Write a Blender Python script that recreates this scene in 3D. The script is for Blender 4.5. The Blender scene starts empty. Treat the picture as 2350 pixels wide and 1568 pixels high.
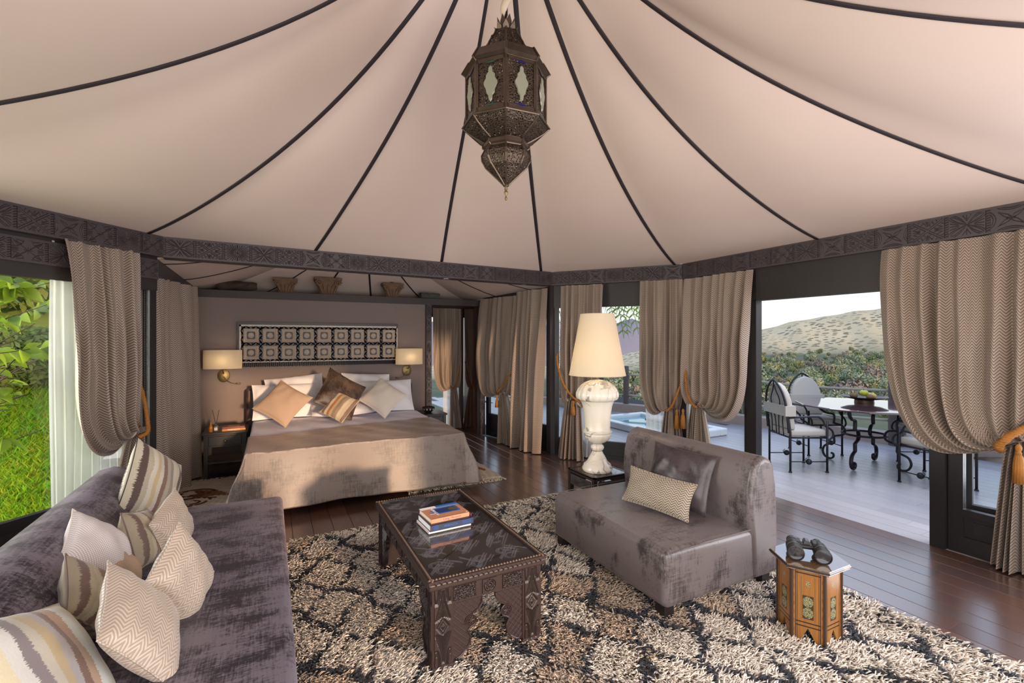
import bpy, math, random
import numpy as np
from mathutils import Vector, Matrix, Euler

random.seed(7); rng = np.random.default_rng(7)
SC = bpy.context.scene
COL = SC.collection
PI = math.pi

# ------------------------------------------------------------------ camera, world, sun, fill lamps, exposure
cam_d = bpy.data.cameras.new('camera'); cam = bpy.data.objects.new('camera', cam_d); COL.objects.link(cam)
cam.location = (0, 0, 1.55); cam.rotation_euler = (PI/2, 0, -math.radians(27.1))
cam_d.sensor_fit = 'HORIZONTAL'; cam_d.sensor_width = 36; cam_d.lens = 36*1088/2350
cam_d.shift_y = -4/2350; cam_d.clip_start = .02; cam_d.clip_end = 8000
SC.camera = cam
vs = SC.view_settings
vs.view_transform = 'Standard'; vs.look = 'None'; vs.gamma = 1; vs.exposure = .40; vs.use_curve_mapping = False

W = bpy.data.worlds.new('sky'); SC.world = W; W.use_nodes = True
nt = W.node_tree; nt.nodes.clear()
wo = nt.nodes.new('ShaderNodeOutputWorld'); bg = nt.nodes.new('ShaderNodeBackground')
tc = nt.nodes.new('ShaderNodeTexCoord'); sx = nt.nodes.new('ShaderNodeSeparateXYZ'); cr = nt.nodes.new('ShaderNodeValToRGB')
nt.links.new(tc.outputs['Generated'], sx.inputs[0]); nt.links.new(sx.outputs['Z'], cr.inputs[0])
e = cr.color_ramp.elements
e[0].position = 0; e[0].color = (.76, .75, .70, 1); e[1].position = 1; e[1].color = (.34, .5, .85, 1)
q = e.new(.09); q.color = (.72, .76, .765, 1); q = e.new(.35); q.color = (.58, .7, .9, 1)
nt.links.new(cr.outputs[0], bg.inputs[0]); bg.inputs[1].default_value = 1.18
nt.links.new(bg.outputs[0], wo.inputs[0])

def lamp(name, typ, loc, rot, energy, color, **k):
    l = bpy.data.lights.new(name, typ); l.energy = energy; l.color = color
    for a, b in k.items(): setattr(l, a, b)
    o = bpy.data.objects.new(name, l); COL.objects.link(o); o.location = loc; o.rotation_euler = rot
    return o
def aim(d):
    return Vector(d).to_track_quat('-Z', 'Y').to_euler()
SUN_DIR = (-.16, .982, -.092)
lamp('sun', 'SUN', (10, -20, 8), aim(SUN_DIR), 2.9, (1, .66, .40), angle=math.radians(3.0))
lamp('fill_rear', 'AREA', (1.1, -.50, 1.25), aim((0.02, 1, .06)), 105, (1, .93, .87), shape='RECTANGLE', size=4.2, size_y=2.0)  # added fill lamp behind the camera, lifts the whole interior
lamp('fill_right', 'AREA', (5.1, .1, 1.3), aim((-1, .22, .16)), 140, (.95, .94, 1), shape='RECTANGLE', size=2.4, size_y=1.9)  # added fill lamp out of view on the right, brightens the room
lamp('fill_terrace', 'AREA', (5.8, 2.7, 3.05), aim((-.85, .05, -.75)), 75, (.94, .95, 1), shape='RECTANGLE', size=3.4, size_y=1.5)  # added fill lamp hidden above the door lintel, in place of sky light
lamp('fill_left', 'AREA', (-3.7, 3.9, 1.55), aim((1, .27, -.08)), 190, (1, .95, .86), shape='RECTANGLE', size=2.2, size_y=1.9)  # added fill lamp outside the left window, brightens sheer and cushions

# ------------------------------------------------------------------ node helper
class NT:
    def __init__(s, name):
        s.m = bpy.data.materials.new(name); s.m.use_nodes = True; s.t = s.m.node_tree; s.t.nodes.clear()
        s.out = s.t.nodes.new('ShaderNodeOutputMaterial')
    def n(s, typ, ins=None, **k):
        nd = s.t.nodes.new('ShaderNode'+typ)
        for a, b in k.items(): setattr(nd, a, b)
        if ins:
            for a, b in ins.items(): s.set(nd, a, b)
        return nd
    def set(s, nd, a, b):
        i = nd.inputs[a]
        if isinstance(b, bpy.types.NodeSocket): s.t.links.new(b, i)
        elif isinstance(b, bpy.types.Node): s.t.links.new(b.outputs[0], i)
        else:
            if isinstance(b, (tuple, list)) and len(b) == 3 and i.type == 'RGBA': b = (*b, 1)
            i.default_value = b
    def math(s, op, a, b=0.0, c=0.0):
        return s.n('Math', {0: a, 1: b, 2: c}, operation=op).outputs[0]
    def mix(s, f, a, b, mode='MIX'):
        m = s.n('Mix', data_type='RGBA', blend_type=mode); s.set(m, 0, f); s.set(m, 6, a); s.set(m, 7, b); return m.outputs[2]
    def ramp(s, f, stops, interp='LINEAR'):
        r = s.n('ValToRGB', {0: f}); r.color_ramp.interpolation = interp
        es = r.color_ramp.elements
        while len(es) < len(stops): es.new(.5)
        for i, (p, c) in enumerate(stops):
            es[i].position = p; es[i].color = (*c, 1) if len(c) == 3 else c
        return r.outputs[0]
    def noise(s, vec, scale, detail=3, rough=.55, dist=0):
        return s.n('TexNoise', {'Vector': vec, 'Scale': scale, 'Detail': detail, 'Roughness': rough, 'Distortion': dist}).outputs[0]
    def obj(s, scale=(1, 1, 1)):
        t = s.n('TexCoord').outputs['Object']
        return s.n('Mapping', {'Vector': t, 'Scale': scale}).outputs[0] if scale != (1, 1, 1) else t
    def uv(s): return s.n('TexCoord').outputs['UV']
    def rnd(s): return s.n('ObjectInfo').outputs['Random']
    def bump(s, h, strength=.3, dist=.01):
        return s.n('Bump', {'Height': h, 'Strength': strength, 'Distance': dist}).outputs[0]
    def pbr(s, color, rough=.5, **k):
        p = s.n('BsdfPrincipled', {'Base Color': color, 'Roughness': rough})
        for a, b in k.items(): s.set(p, a.replace('_', ' '), b)
        return p
    def end(s, sh):
        s.t.links.new(sh.outputs[0] if isinstance(sh, bpy.types.Node) else sh, s.out.inputs[0]); return s.m

def plain(name, c, rough=.5, metal=0, bump=0, bscale=60, var=0, **k):
    t = NT(name)
    co = c
    if var:
        n = t.noise(t.obj(), 9, 4); co = t.mix(n, tuple(x*(1-var) for x in c), tuple(min(1, x*(1+var)) for x in c))
    if bump: k['Normal'] = t.bump(t.noise(t.obj(), bscale, 3), bump, .004)
    return t.end(t.pbr(co, rough, Metallic=metal, **k))

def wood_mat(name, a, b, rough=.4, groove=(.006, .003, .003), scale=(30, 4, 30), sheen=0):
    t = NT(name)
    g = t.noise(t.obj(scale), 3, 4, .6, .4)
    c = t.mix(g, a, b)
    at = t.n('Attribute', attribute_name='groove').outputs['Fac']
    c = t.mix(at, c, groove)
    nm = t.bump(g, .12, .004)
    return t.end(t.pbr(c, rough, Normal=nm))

def chevron(t, period, stripe, amp, soft=.12):
    s = t.n('SeparateXYZ', {0: t.uv()})
    f = t.math('FRACT', t.math('DIVIDE', s.outputs[0], period))
    tri = t.math('ABSOLUTE', t.math('SUBTRACT', f, .5))
    y = t.math('ADD', s.outputs[1], t.math('MULTIPLY', tri, 2*amp))
    w = t.math('FRACT', t.math('DIVIDE', y, stripe))
    w = t.math('ABSOLUTE', t.math('SUBTRACT', w, .5))
    r = t.n('MapRange', {0: w, 1: .25-soft, 2: .25+soft})
    r.interpolation_type = 'SMOOTHSTEP'
    return r.outputs[0]

def chevron_mat(name, a, b, period, stripe, amp, back=None, rough=.55, sheen=.25, trans=0):
    t = NT(name)
    f = chevron(t, period, stripe, amp)
    c = t.mix(f, a, b)
    n = t.noise(t.uv(), 260, 2)
    c = t.mix(t.math('MULTIPLY', n, .35), c, tuple(x*.6 for x in a))
    p = t.pbr(c, t.math('SUBTRACT', rough+.1, t.math('MULTIPLY', f, .2)), Sheen_Weight=sheen, Normal=t.bump(t.math('ADD', f, t.math('MULTIPLY', n, .4)), .25, .003))
    if back:
        q = t.pbr(back, .85)
        mx = t.n('MixShader', {0: t.n('NewGeometry').outputs['Backfacing'], 1: p.outputs[0], 2: q.outputs[0]})
        return t.end(mx)
    return t.end(p)

def chenille(name, light, dark, amount=.5, rough=.5, scale=1.0, sheen=.6):
    t = NT(name)
    o = t.obj()
    h = t.noise(t.obj((6*scale, 120*scale, 120*scale)), 1, 5, .7)
    v = t.noise(t.obj((120*scale, 8*scale, 14*scale)), 1, 5, .7)
    w = t.noise(t.obj((60*scale, 60*scale, 7*scale)), 1, 4, .7)
    patch = t.noise(t.obj((2.6, 4.2, 3.4)), 1.3, 5, .62)
    s = t.math('ADD', t.math('ADD', t.math('MULTIPLY', h, .34), t.math('MULTIPLY', v, .34)), t.math('MULTIPLY', w, .3))
    s = t.math('ADD', t.math('MULTIPLY', s, .8), t.math('MULTIPLY', patch, .62))
    thr = .70+(amount-.5)*.2
    m = t.n('MapRange', {0: s, 1: thr+.055, 2: thr-.055}).outputs[0]
    c = t.mix(m, light, dark)
    return t.end(t.pbr(c, rough, Sheen_Weight=sheen, Sheen_Roughness=.35, Sheen_Tint=(*[min(1, x*1.6) for x in light], 1), Normal=t.bump(s, .25, .004)))

def stripes_mat(name, cols, width, rough=.6, ikat=.012):
    """woven stripes across UV u (metres), edges feathered like ikat"""
    t = NT(name)
    s = t.n('SeparateXYZ', {0: t.uv()})
    cmb = t.n('CombineXYZ', {0: t.math('MULTIPLY', s.outputs[0], 18), 1: t.math('MULTIPLY', s.outputs[1], 260), 2: 0})
    n = t.noise(cmb.outputs[0], 1, 3)
    u = t.math('ADD', s.outputs[0], t.math('MULTIPLY', t.math('SUBTRACT', n, .5), ikat*2.2))
    f = t.math('FRACT', t.math('DIVIDE', u, width))
    N = len(cols)
    stops = [(i/N, c) for i, c in enumerate(cols)]
    c = t.ramp(f, stops, 'CONSTANT')
    fine = t.noise(t.n('Mapping', {'Vector': t.uv(), 'Scale': (500, 60, 1)}).outputs[0], 1, 2)
    c = t.mix(t.math('MULTIPLY', fine, .3), c, (.16, .13, .1))
    return t.end(t.pbr(c, rough, Sheen_Weight=.25, Normal=t.bump(fine, .2, .002)))

M = {}
M['wood'] = wood_mat('carved_dark_wood', (.022, .015, .016), (.040, .028, .031), .55)
M['wood_lilac'] = wood_mat('carved_dark_wood_lit', (.038, .028, .031), (.062, .049, .054), .46, groove=(.008, .004, .005))  # same wood as the darker trims, lilac sheen of the light mixed in
M['wood_table'] = wood_mat('table_carved_wood', (.017, .010, .010), (.031, .018, .018), .36, groove=(.005, .003, .003))
M['wood_top'] = wood_mat('table_top_wood', (.022, .014, .014), (.034, .022, .022), .3, groove=(.26, .25, .30))  # pale grooves: bluish reflections along the carving put into the colour
M['wood_black'] = plain('black_stained_wood', (.012, .010, .011), .4, bump=.1)
M['night'] = plain('nightstand_wood', (.018, .014, .015), .4, var=.25)
M['lintel'] = plain('dark_lintel_wood', (.018, .014, .014), .45, var=.3)
t = NT('canvas')
wv = t.noise(t.obj(), 420, 2)
ln = t.noise(t.obj(), 1.3, 3)
cc = t.mix(ln, (.615, .485, .43), (.675, .54, .485))
M['canvas'] = t.end(t.pbr(cc, .9, Normal=t.bump(wv, .08, .002)))
M['seam'] = plain('seam_tape', (.02, .012, .016), .75)
M['curtain'] = chevron_mat('herringbone_curtain', (.140, .090, .062), (.395, .325, .268), .072, .0215, .034, back=(.50, .42, .33))
M['rope'] = plain('ochre_rope', (.33, .13, .018), .7, bump=.5, bscale=300, var=.35)
t = NT('sheer')
lp = t.n('BsdfTranslucent', {0: (.9, .9, .88, 1)}); df = t.n('BsdfDiffuse', {0: (.88, .88, .87, 1)}); tr = t.n('BsdfTransparent', {0: (1, 1, 1, 1)})
m1 = t.n('MixShader', {0: .5, 1: lp.outputs[0], 2: df.outputs[0]})
m2 = t.n('MixShader', {0: .24, 1: m1.outputs[0], 2: tr.outputs[0]})
M['sheer'] = t.end(m2)
M['wall'] = plain('taupe_plaster', (.215, .168, .154), .85, bump=.05, bscale=200, var=.04)
t = NT('floor_planks')
g = t.noise(t.obj((14, 1.1, 14)), 3, 5, .65, .3)
base = t.ramp(t.rnd(), [(0, (.055, .024, .017)), (.3, (.10, .040, .024)), (.6, (.145, .060, .032)), (.85, (.088, .046, .038)), (1, (.18, .08, .040))])
c = t.mix(t.math('MULTIPLY', g, .75), base, (.03, .013, .010))
M['plank'] = t.end(t.pbr(c, t.math('ADD', .24, t.math('MULTIPLY', g, .14)), Coat_Weight=1.0, Coat_Roughness=.2, Coat_IOR=2.2, Normal=t.bump(g, .07, .003)))
t = NT('deck_boards')
g = t.noise(t.obj((12, 1.3, 12)), 3, 5, .65, .3)
base = t.ramp(t.rnd(), [(0, (.33, .31, .325)), (1, (.43, .405, .425))])
c = t.mix(t.math('MULTIPLY', g, .5), base, (.20, .18, .19))
M['deck'] = t.end(t.pbr(c, .38, Coat_Weight=.4, Coat_Roughness=.3, Normal=t.bump(g, .1, .003)))
M['under'] = plain('sub_floor', (.012, .008, .007), .8)
M['sofa'] = chenille('sofa_chenille', (.170, .146, .178), (.020, .015, .022), .49, .44)
M['chairf'] = chenille('chair_chenille', (.145, .120, .122), (.042, .034, .034), .22, .36)
M['blanket'] = chenille('blanket_chenille', (.165, .125, .106), (.075, .056, .048), .28, .42)
M['headb'] = chenille('headboard_velvet', (.085, .045, .032), (.03, .016, .013), .4, .5)
M['choc'] = chenille('chocolate_plush', (.095, .06, .045), (.028, .016, .012), .55, .5)
M['plum'] = chenille('plum_velvet', (.050, .036, .043), (.020, .013, .016), .4, .4)
def linen(name, c, rough=.8, sc=380):
    t = NT(name)
    a = t.noise(t.n('Mapping', {'Vector': t.uv(), 'Scale': (sc, sc*.25, 1)}).outputs[0], 1, 2)
    b = t.noise(t.n('Mapping', {'Vector': t.uv(), 'Scale': (sc*.25, sc, 1)}).outputs[0], 1, 2)
    s = t.math('ADD', t.math('MULTIPLY', a, .5), t.math('MULTIPLY', b, .5))
    return t.end(t.pbr(t.mix(s, tuple(x*.72 for x in c), tuple(min(1, x*1.22) for x in c)), rough, Normal=t.bump(s, .25, .002)))
M['linen'] = linen('beige_linen', (.42, .29, .20))
M['linen_pale'] = linen('pale_linen', (.68, .60, .52))
M['white'] = plain('white_cotton', (.80, .78, .80), .75, bump=.04, bscale=30)
M['sheet'] = plain('white_sheet', (.86, .82, .92), .75, bump=.04, bscale=20)
t = NT('white_basketweave')
ck = t.n('TexChecker', {'Vector': t.uv(), 'Color1': (.74, .69, .68, 1), 'Color2': (.46, .40, .39, 1), 'Scale': 190})
M['basket'] = t.end(t.pbr(ck.outputs[0], .8, Normal=t.bump(ck.outputs[1], .4, .002)))
M['zig'] = chevron_mat('zigzag_satin', (.37, .265, .185), (.55, .48, .41), .052, .015, .030, rough=.42, sheen=.3)
M['zig2'] = chevron_mat('zigzag_woven', (.145, .10, .065), (.46, .40, .32), .042, .016, .020, rough=.6)
S1c = [(.50, .44, .33), (.055, .025, .022), (.42, .36, .27), (.62, .57, .46), (.56, .43, .24), (.60, .55, .44), (.20, .11, .085), (.40, .34, .26), (.27, .22, .18), (.58, .51, .38)]
M['str1'] = stripes_mat('ikat_stripes_cream', S1c, .30)
S2c = [(.26, .21, .14), (.10, .05, .038), (.34, .29, .19), (.42, .36, .25), (.19, .10, .07), (.30, .25, .18), (.13, .09, .08)]
M['str2'] = stripes_mat('ikat_stripes_olive', S2c, .17)
S3c = [(.56, .53, .46), (.62, .54, .36), (.60, .58, .54), (.20, .17, .18), (.48, .44, .36), (.44, .34, .19), (.36, .33, .33), (.16, .075, .05), (.40, .26, .17), (.58, .60, .57)]
M['str3'] = stripes_mat('ikat_stripes_pale', S3c, .34, ikat=.014)
S4c = [(.46, .36, .24), (.15, .09, .06), (.52, .43, .30), (.34, .12, .035), (.44, .32, .18), (.25, .17, .11), (.30, .20, .13), (.52, .44, .32)]
M['str4'] = stripes_mat('bed_stripes', S4c, .26)
t = NT('rug_pile')
at = t.n('Attribute', attribute_name='Col', attribute_type='GEOMETRY').outputs[0]
M['pile'] = t.end(t.pbr(at, .9, Sheen_Weight=.2))
M['rugbase'] = plain('rug_backing', (.22, .16, .11), .95, var=.3)
M['fringe'] = plain('rug_fringe', (.56, .48, .37), .9)
t = NT('side_rug_wool')
o = t.obj()
n1 = t.noise(o, 9, 6, .7); n2 = t.noise(o, 2.4, 3, .5, .6)
c = t.mix(n1, (.42, .33, .23), (.62, .54, .43))
f = t.n('MapRange', {0: n2, 1: .60, 2: .64}).outputs[0]
c = t.mix(f, c, (.20, .075, .025))
M['siderug'] = t.end(t.pbr(c, .95, Normal=t.bump(t.noise(o, 120, 3), .8, .01)))
t = NT('alabaster')
o = t.obj()
d = t.noise(o, 3.2, 4, .6, .0)
vv = t.n('TexVoronoi', {'Vector': t.n('VectorMath', {0: o, 1: t.n('TexNoise', {'Vector': o, 'Scale': 5.0}).outputs[1]}, operation='ADD').outputs[0], 'Scale': 3.2}, feature='DISTANCE_TO_EDGE').outputs[0]
vein = t.n('MapRange', {0: vv, 1: .0, 2: .07, 3: 1, 4: 0}).outputs[0]
msk = t.n('MapRange', {0: t.noise(o, 2.6, 2), 1: .42, 2: .56}).outputs[0]
c = t.mix(d, (.72, .63, .50), (.78, .74, .68))
c = t.mix(t.math('MULTIPLY', t.math('MULTIPLY', vein, msk), .9), c, (.15, .13, .13))
M['alab'] = t.end(t.pbr(c, .28, Subsurface_Weight=.35, Subsurface_Radius=(.05, .03, .02), Subsurface_Scale=.4))
t = NT('lamp_shade')
wv = t.noise(t.obj((1, 1, 1)), 500, 2)
df = t.n('BsdfDiffuse', {0: (.86, .79, .66, 1), 'Normal': t.bump(wv, .1, .002)}); tl = t.n('BsdfTranslucent', {0: (.90, .79, .60, 1)})
M['shade'] = t.end(t.n('MixShader', {0: .5, 1: df.outputs[0], 2: tl.outputs[0]}))
M['brass'] = plain('aged_brass', (.22, .165, .075), .45, .8, var=.3)
M['steel'] = plain('aged_steel', (.5, .5, .52), .3, 1)
M['iron'] = plain('wrought_iron', (.025, .025, .03), .45, .6, bump=.15)
t = NT('pane_glass')
gl = t.n('BsdfGlossy', {0: (.9, .95, 1, 1), 'Roughness': .0}); tr = t.n('BsdfTransparent', {0: (.97, .98, .98, 1)}); fr = t.n('Fresnel', {'IOR': 1.45})
M['glass'] = t.end(t.n('MixShader', {0: t.math('MULTIPLY', fr.outputs[0], .30), 1: tr.outputs[0], 2: gl.outputs[0]}))
M['gloss_red'] = plain('lacquered_mahogany', (.052, .016, .010), .10, var=.4, Coat_Weight=.5)
t = NT('lantern_metal')
o = t.obj()
v = t.n('TexVoronoi', {'Vector': o, 'Scale': 105.0}, feature='F1').outputs[0]
hole = t.n('MapRange', {0: v, 1: .30, 2: .36, 3: 1, 4: 0}).outputs[0]
rub = t.noise(o, 14, 4)
c = t.mix(rub, (.045, .028, .020), (.125, .092, .072))
p = t.pbr(c, .42, Metallic=.75, Normal=t.bump(v, .7, .004))
tr = t.n('BsdfTransparent')
M['pierced'] = t.end(t.n('MixShader', {0: hole, 1: p.outputs[0], 2: tr.outputs[0]}))
t = NT('lantern_rib'); o = t.obj(); rub = t.noise(o, 14, 4)
M['rib'] = t.end(t.pbr(t.mix(rub, (.06, .038, .027), (.16, .12, .095)), .38, Metallic=.8, Normal=t.bump(t.noise(o, 90, 3), .3, .003)))
M['lglass'] = plain('frosted_glass', (.24, .235, .18), .3)
M['blueglass'] = plain('blue_glass', (.012, .012, .11), .2); M['greenglass'] = plain('green_glass', (.012, .06, .045), .2)
M['cordwrap'] = plain('cord_sleeve', (.58, .47, .36), .8)
t = NT('carved_stone'); o = t.obj(); n = t.noise(o, 14, 5, .65)
M['capital'] = t.end(t.pbr(t.mix(n, (.085, .045, .026), (.27, .165, .10)), .85, Normal=t.bump(t.noise(o, 45, 4), .8, .008)))
M['capital_dark'] = plain('carved_dark_stone', (.045, .028, .02), .8, bump=.8, bscale=50, var=.4)
M['capital_grey'] = plain('grey_green_stone', (.05, .055, .05), .8, bump=.9, bscale=50, var=.4)
t = NT('bone_inlay'); o = t.obj(); n = t.noise(o, 40, 3)
M['bone'] = t.end(t.pbr(t.mix(n, (.48, .40, .32), (.66, .58, .50)), .5))
M['bone_warm'] = plain('bone_warm', (.47, .375, .29), .55, var=.2)
M['inlay_dark'] = plain('inlay_black', (.014, .012, .014), .45)
M['iron_dark'] = plain('dark_iron', (.02, .02, .024), .4, .5)
M['cushion_out'] = plain('outdoor_canvas_cushion', (.44, .41, .37), .85, bump=.1, bscale=250)
t = NT('polished_table_stone')
M['tabstone'] = t.end(t.pbr((.085, .045, .05), .06, Specular_IOR_Level=.9, Coat_Weight=.6))
M['applegreen'] = plain('green_apple_skin', (.42, .43, .04), .35, var=.2); M['appleyellow'] = plain('yellow_apple_skin', (.58, .36, .07), .35, var=.25)
M['kiwi'] = plain('kiwi_skin', (.16, .10, .05), .8, bump=.3); M['stemb'] = plain('stem_brown', (.06, .035, .02), .8)
M['bronzebowl'] = plain('bronze_bowl', (.10, .07, .05), .4, .7)
M['postwood'] = plain('weathered_post', (.10, .075, .068), .7, bump=.3, bscale=40, var=.3)
M['railrope'] = plain('rail_rope', (.46, .40, .30), .85, bump=.5, bscale=120)
M['kerb'] = plain('kerb_concrete', (.36, .27, .23), .85, bump=.2, bscale=40, var=.15)
M['tub'] = plain('white_acrylic', (.72, .74, .76), .25)
M['water'] = plain('pool_water', (.25, .50, .54), .03, Transmission_Weight=.15)
M['black_rubber'] = plain('black_rubber', (.006, .006, .007), .5, bump=.15, bscale=250); M['lens'] = plain('lens_glass', (.01, .012, .02), .05, Coat_Weight=1.0)
M['greyplast'] = plain('grey_plastic', (.05, .05, .055), .35)
M['paper'] = plain('page_paper', (.74, .68, .56), .8); M['terra'] = plain('terracotta_cover', (.50, .22, .13), .4, var=.12); M['blue'] = plain('blue_print', (.015, .13, .48), .4, var=.3)
M['deepblue'] = plain('deep_blue_print', (.010, .035, .15), .4, var=.3); M['navy'] = plain('navy_cover', (.012, .022, .06), .4); M['whitep'] = plain('white_print', (.82, .80, .78), .5)
M['cyan'] = plain('light_blue_print', (.06, .38, .66), .4); M['redp'] = plain('red_print', (.5, .05, .05), .5); M['magenta'] = plain('magenta_ribbon', (.55, .01, .17), .5)
M['orange'] = plain('orange_print', (.50, .21, .02), .5); M['redbook'] = plain('red_book', (.15, .02, .014), .45); M['olivep'] = plain('olive_print', (.10, .08, .03), .5)
M['amber'] = plain('amber_oil', (.75, .26, .015), .15, Transmission_Weight=.4); M['cglass'] = plain('clear_bottle', (.75, .75, .72), .05, Transmission_Weight=.9)
M['blackstick'] = plain('black_reed', (.01, .01, .01), .7)

# ------------------------------------------------------------------ mesh builder
class MB:
    def __init__(s): s.v = []; s.f = []; s.uv = []; s.mi = []; s.T = Matrix.Identity(4); s.m = 0; s.g = []; s.gv = 0.0
    def add(s, vs_, fs, uvs=None):
        b = len(s.v); T = s.T
        for p in vs_: s.v.append(tuple(T @ Vector(p))); s.g.append(s.gv)
        for i, f in enumerate(fs):
            s.f.append([b+k for k in f]); s.mi.append(s.m)
            s.uv.append([uvs[k] for k in f] if uvs else [(vs_[k][0], vs_[k][1]) for k in f])
        return s
    def box(s, x0, x1, y0, y1, z0, z1, taper=None):
        v = [(x0, y0, z0), (x1, y0, z0), (x1, y1, z0), (x0, y1, z0), (x0, y0, z1), (x1, y0, z1), (x1, y1, z1), (x0, y1, z1)]
        if taper:
            cx, cy = (x0+x1)/2, (y0+y1)/2
            for i in range(4, 8): v[i] = (cx+(v[i][0]-cx)*taper, cy+(v[i][1]-cy)*taper, z1)
        return s.add(v, [(3, 2, 1, 0), (4, 5, 6, 7), (0, 1, 5, 4), (1, 2, 6, 5), (2, 3, 7, 6), (3, 0, 4, 7)])
    def cbox(s, x0, x1, y0, y1, z0, z1, c):
        """box with its top edges chamfered"""
        v = [(x0, y0, z0), (x1, y0, z0), (x1, y1, z0), (x0, y1, z0), (x0, y0, z1-c), (x1, y0, z1-c), (x1, y1, z1-c), (x0, y1, z1-c),
             (x0+c, y0+c, z1), (x1-c, y0+c, z1), (x1-c, y1-c, z1), (x0+c, y1-c, z1)]
        f = [(3, 2, 1, 0), (8, 9, 10, 11)]
        for k in range(4):
            n = (k+1) % 4; f += [(k, n, 4+n, 4+k), (4+k, 4+n, 8+n, 8+k)]
        return s.add(v, f)
    def grid(s, fn, nu, nv, cu=False, uvf=None, flip=False):
        vs_ = []; uvs = []
        for j in range(nv+1):
            for i in range(nu if cu else nu+1):
                vs_.append(fn(i/nu, j/nv)); uvs.append(uvf(i/nu, j/nv) if uvf else (i/nu, j/nv))
        w = nu if cu else nu+1; fs = []
        for j in range(nv):
            for i in range(nu):
                a = j*w+i; b = j*w+(i+1) % w; q = (a, b, b+w, a+w)
                fs.append(q[::-1] if flip else q)
        return s.add(vs_, fs, uvs)
    def lathe(s, prof, n=24, rf=None, cap=True, off=(0, 0)):
        fn_v = []; k = len(prof)
        for (r, z) in prof:
            for i in range(n):
                a = 2*PI*i/n; rr = r*(rf(a, z) if rf else 1); fn_v.append((off[0]+rr*math.cos(a), off[1]+rr*math.sin(a), z))
        fs = [(j*n+i, j*n+(i+1) % n, (j+1)*n+(i+1) % n, (j+1)*n+i) for j in range(k-1) for i in range(n)]
        if cap: fs += [tuple(range(n))[::-1], tuple(range((k-1)*n, k*n))]
        return s.add(fn_v, fs)
    def tube(s, pts, r, n=8, cap=True, closed=False, flat=None):
        pts = [Vector(p) for p in pts]; k = len(pts); vs_ = []
        up = None
        for i, p in enumerate(pts):
            if closed: d = pts[(i+1) % k]-pts[i-1]
            else: d = pts[min(i+1, k-1)]-pts[max(i-1, 0)]
            d = d.normalized() if d.length > 1e-9 else Vector((0, 0, 1))
            if up is None: up = Vector((0, 0, 1)) if abs(d.z) < .9 else Vector((1, 0, 0))
            sd = d.cross(up).normalized(); up = sd.cross(d).normalized()
            rr = r[i] if isinstance(r, (list, tuple)) else r
            for j in range(n):
                a = 2*PI*j/n
                ca, sa = math.cos(a), math.sin(a)
                if flat: ca *= flat[0]; sa *= flat[1]
                vs_.append(tuple(p+sd*(rr*ca)+up*(rr*sa)))
        m = k if closed else k-1
        fs = [(i*n+j, i*n+(j+1) % n, ((i+1) % k)*n+(j+1) % n, ((i+1) % k)*n+j) for i in range(m) for j in range(n)]
        if cap and not closed: fs += [tuple(range(n))[::-1], tuple(range((k-1)*n, k*n))]
        return s.add(vs_, fs)
    def prism(s, poly, z0, z1):
        n = len(poly)
        v = [(x, y, z0) for x, y in poly]+[(x, y, z1) for x, y in poly]
        return s.add(v, [tuple(range(n))[::-1], tuple(range(n, 2*n))]+[(i, (i+1) % n, n+(i+1) % n, n+i) for i in range(n)])
    def sphere(s, c, r, nu=14, nv=8, sc=(1, 1, 1)):
        return s.lathe_at(c, [(max(1e-4, math.sin(PI*j/nv))*r, -math.cos(PI*j/nv)*r) for j in range(nv+1)], nu, sc)
    def lathe_at(s, c, prof, n=16, sc=(1, 1, 1)):
        o = s.T.copy(); s.T = s.T @ Matrix.Translation(c) @ Matrix.Diagonal((*sc, 1)); s.lathe(prof, n); s.T = o; return s
    def build(s, name, mat, parent=None, smooth=False, sharp=None):
        me = mesh_data(name, s.v, s.f, mat, s.uv, s.mi, s.g if any(s.g) else None, smooth, sharp)
        return place(name, me, parent)

def mesh_data(name, v, f, mat, uv=None, mi=None, g=None, smooth=False, sharp=None):
    me = bpy.data.meshes.new(name); me.from_pydata(v, [], f)
    for m in (mat if isinstance(mat, (list, tuple)) else [mat]): me.materials.append(m)
    if uv:
        L = me.uv_layers.new(name='UVMap'); L.data.foreach_set('uv', [c for fc in uv for p in fc for c in p])
    if mi and any(mi): me.polygons.foreach_set('material_index', mi)
    if g:
        a = me.attributes.new('groove', 'FLOAT', 'POINT'); a.data.foreach_set('value', g)
    if smooth:
        me.polygons.foreach_set('use_smooth', [True]*len(me.polygons))
        if sharp: me.set_sharp_from_angle(angle=math.radians(sharp))
    me.update()
    return me

def place(name, me, parent=None, loc=None, rot=None, scale=None):
    o = bpy.data.objects.new(name, me); COL.objects.link(o)
    if parent: o.parent = parent
    if loc is not None: o.location = loc
    if rot is not None: o.rotation_euler = rot
    if scale is not None: o.scale = scale
    return o
def empty(name, loc=(0, 0, 0), rz=0, rot=None):
    o = bpy.data.objects.new(name, None); COL.objects.link(o); o.location = loc; o.rotation_euler = rot if rot is not None else (0, 0, rz)
    o.empty_display_size = .1
    return o
def tag(o, label=None, cat=None, group=None, kind=None):
    for k, v in (('label', label), ('category', cat), ('group', group), ('kind', kind)):
        if v: o[k] = v
    return o
def thing(name, label, cat, loc=(0, 0, 0), rz=0, group=None, rot=None):
    return tag(empty(name, loc, rz, rot), label, cat, group)
def copy_tree(o, parent=None):
    c = o.copy(); COL.objects.link(c)
    if parent: c.parent = parent
    for ch in list(o.children): copy_tree(ch, c)
    return c
def bevel(o, w, seg=3, ang=40):
    m = o.modifiers.new('bevel', 'BEVEL'); m.width = w; m.segments = seg; m.limit_method = 'ANGLE'; m.angle_limit = math.radians(ang); return o
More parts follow.
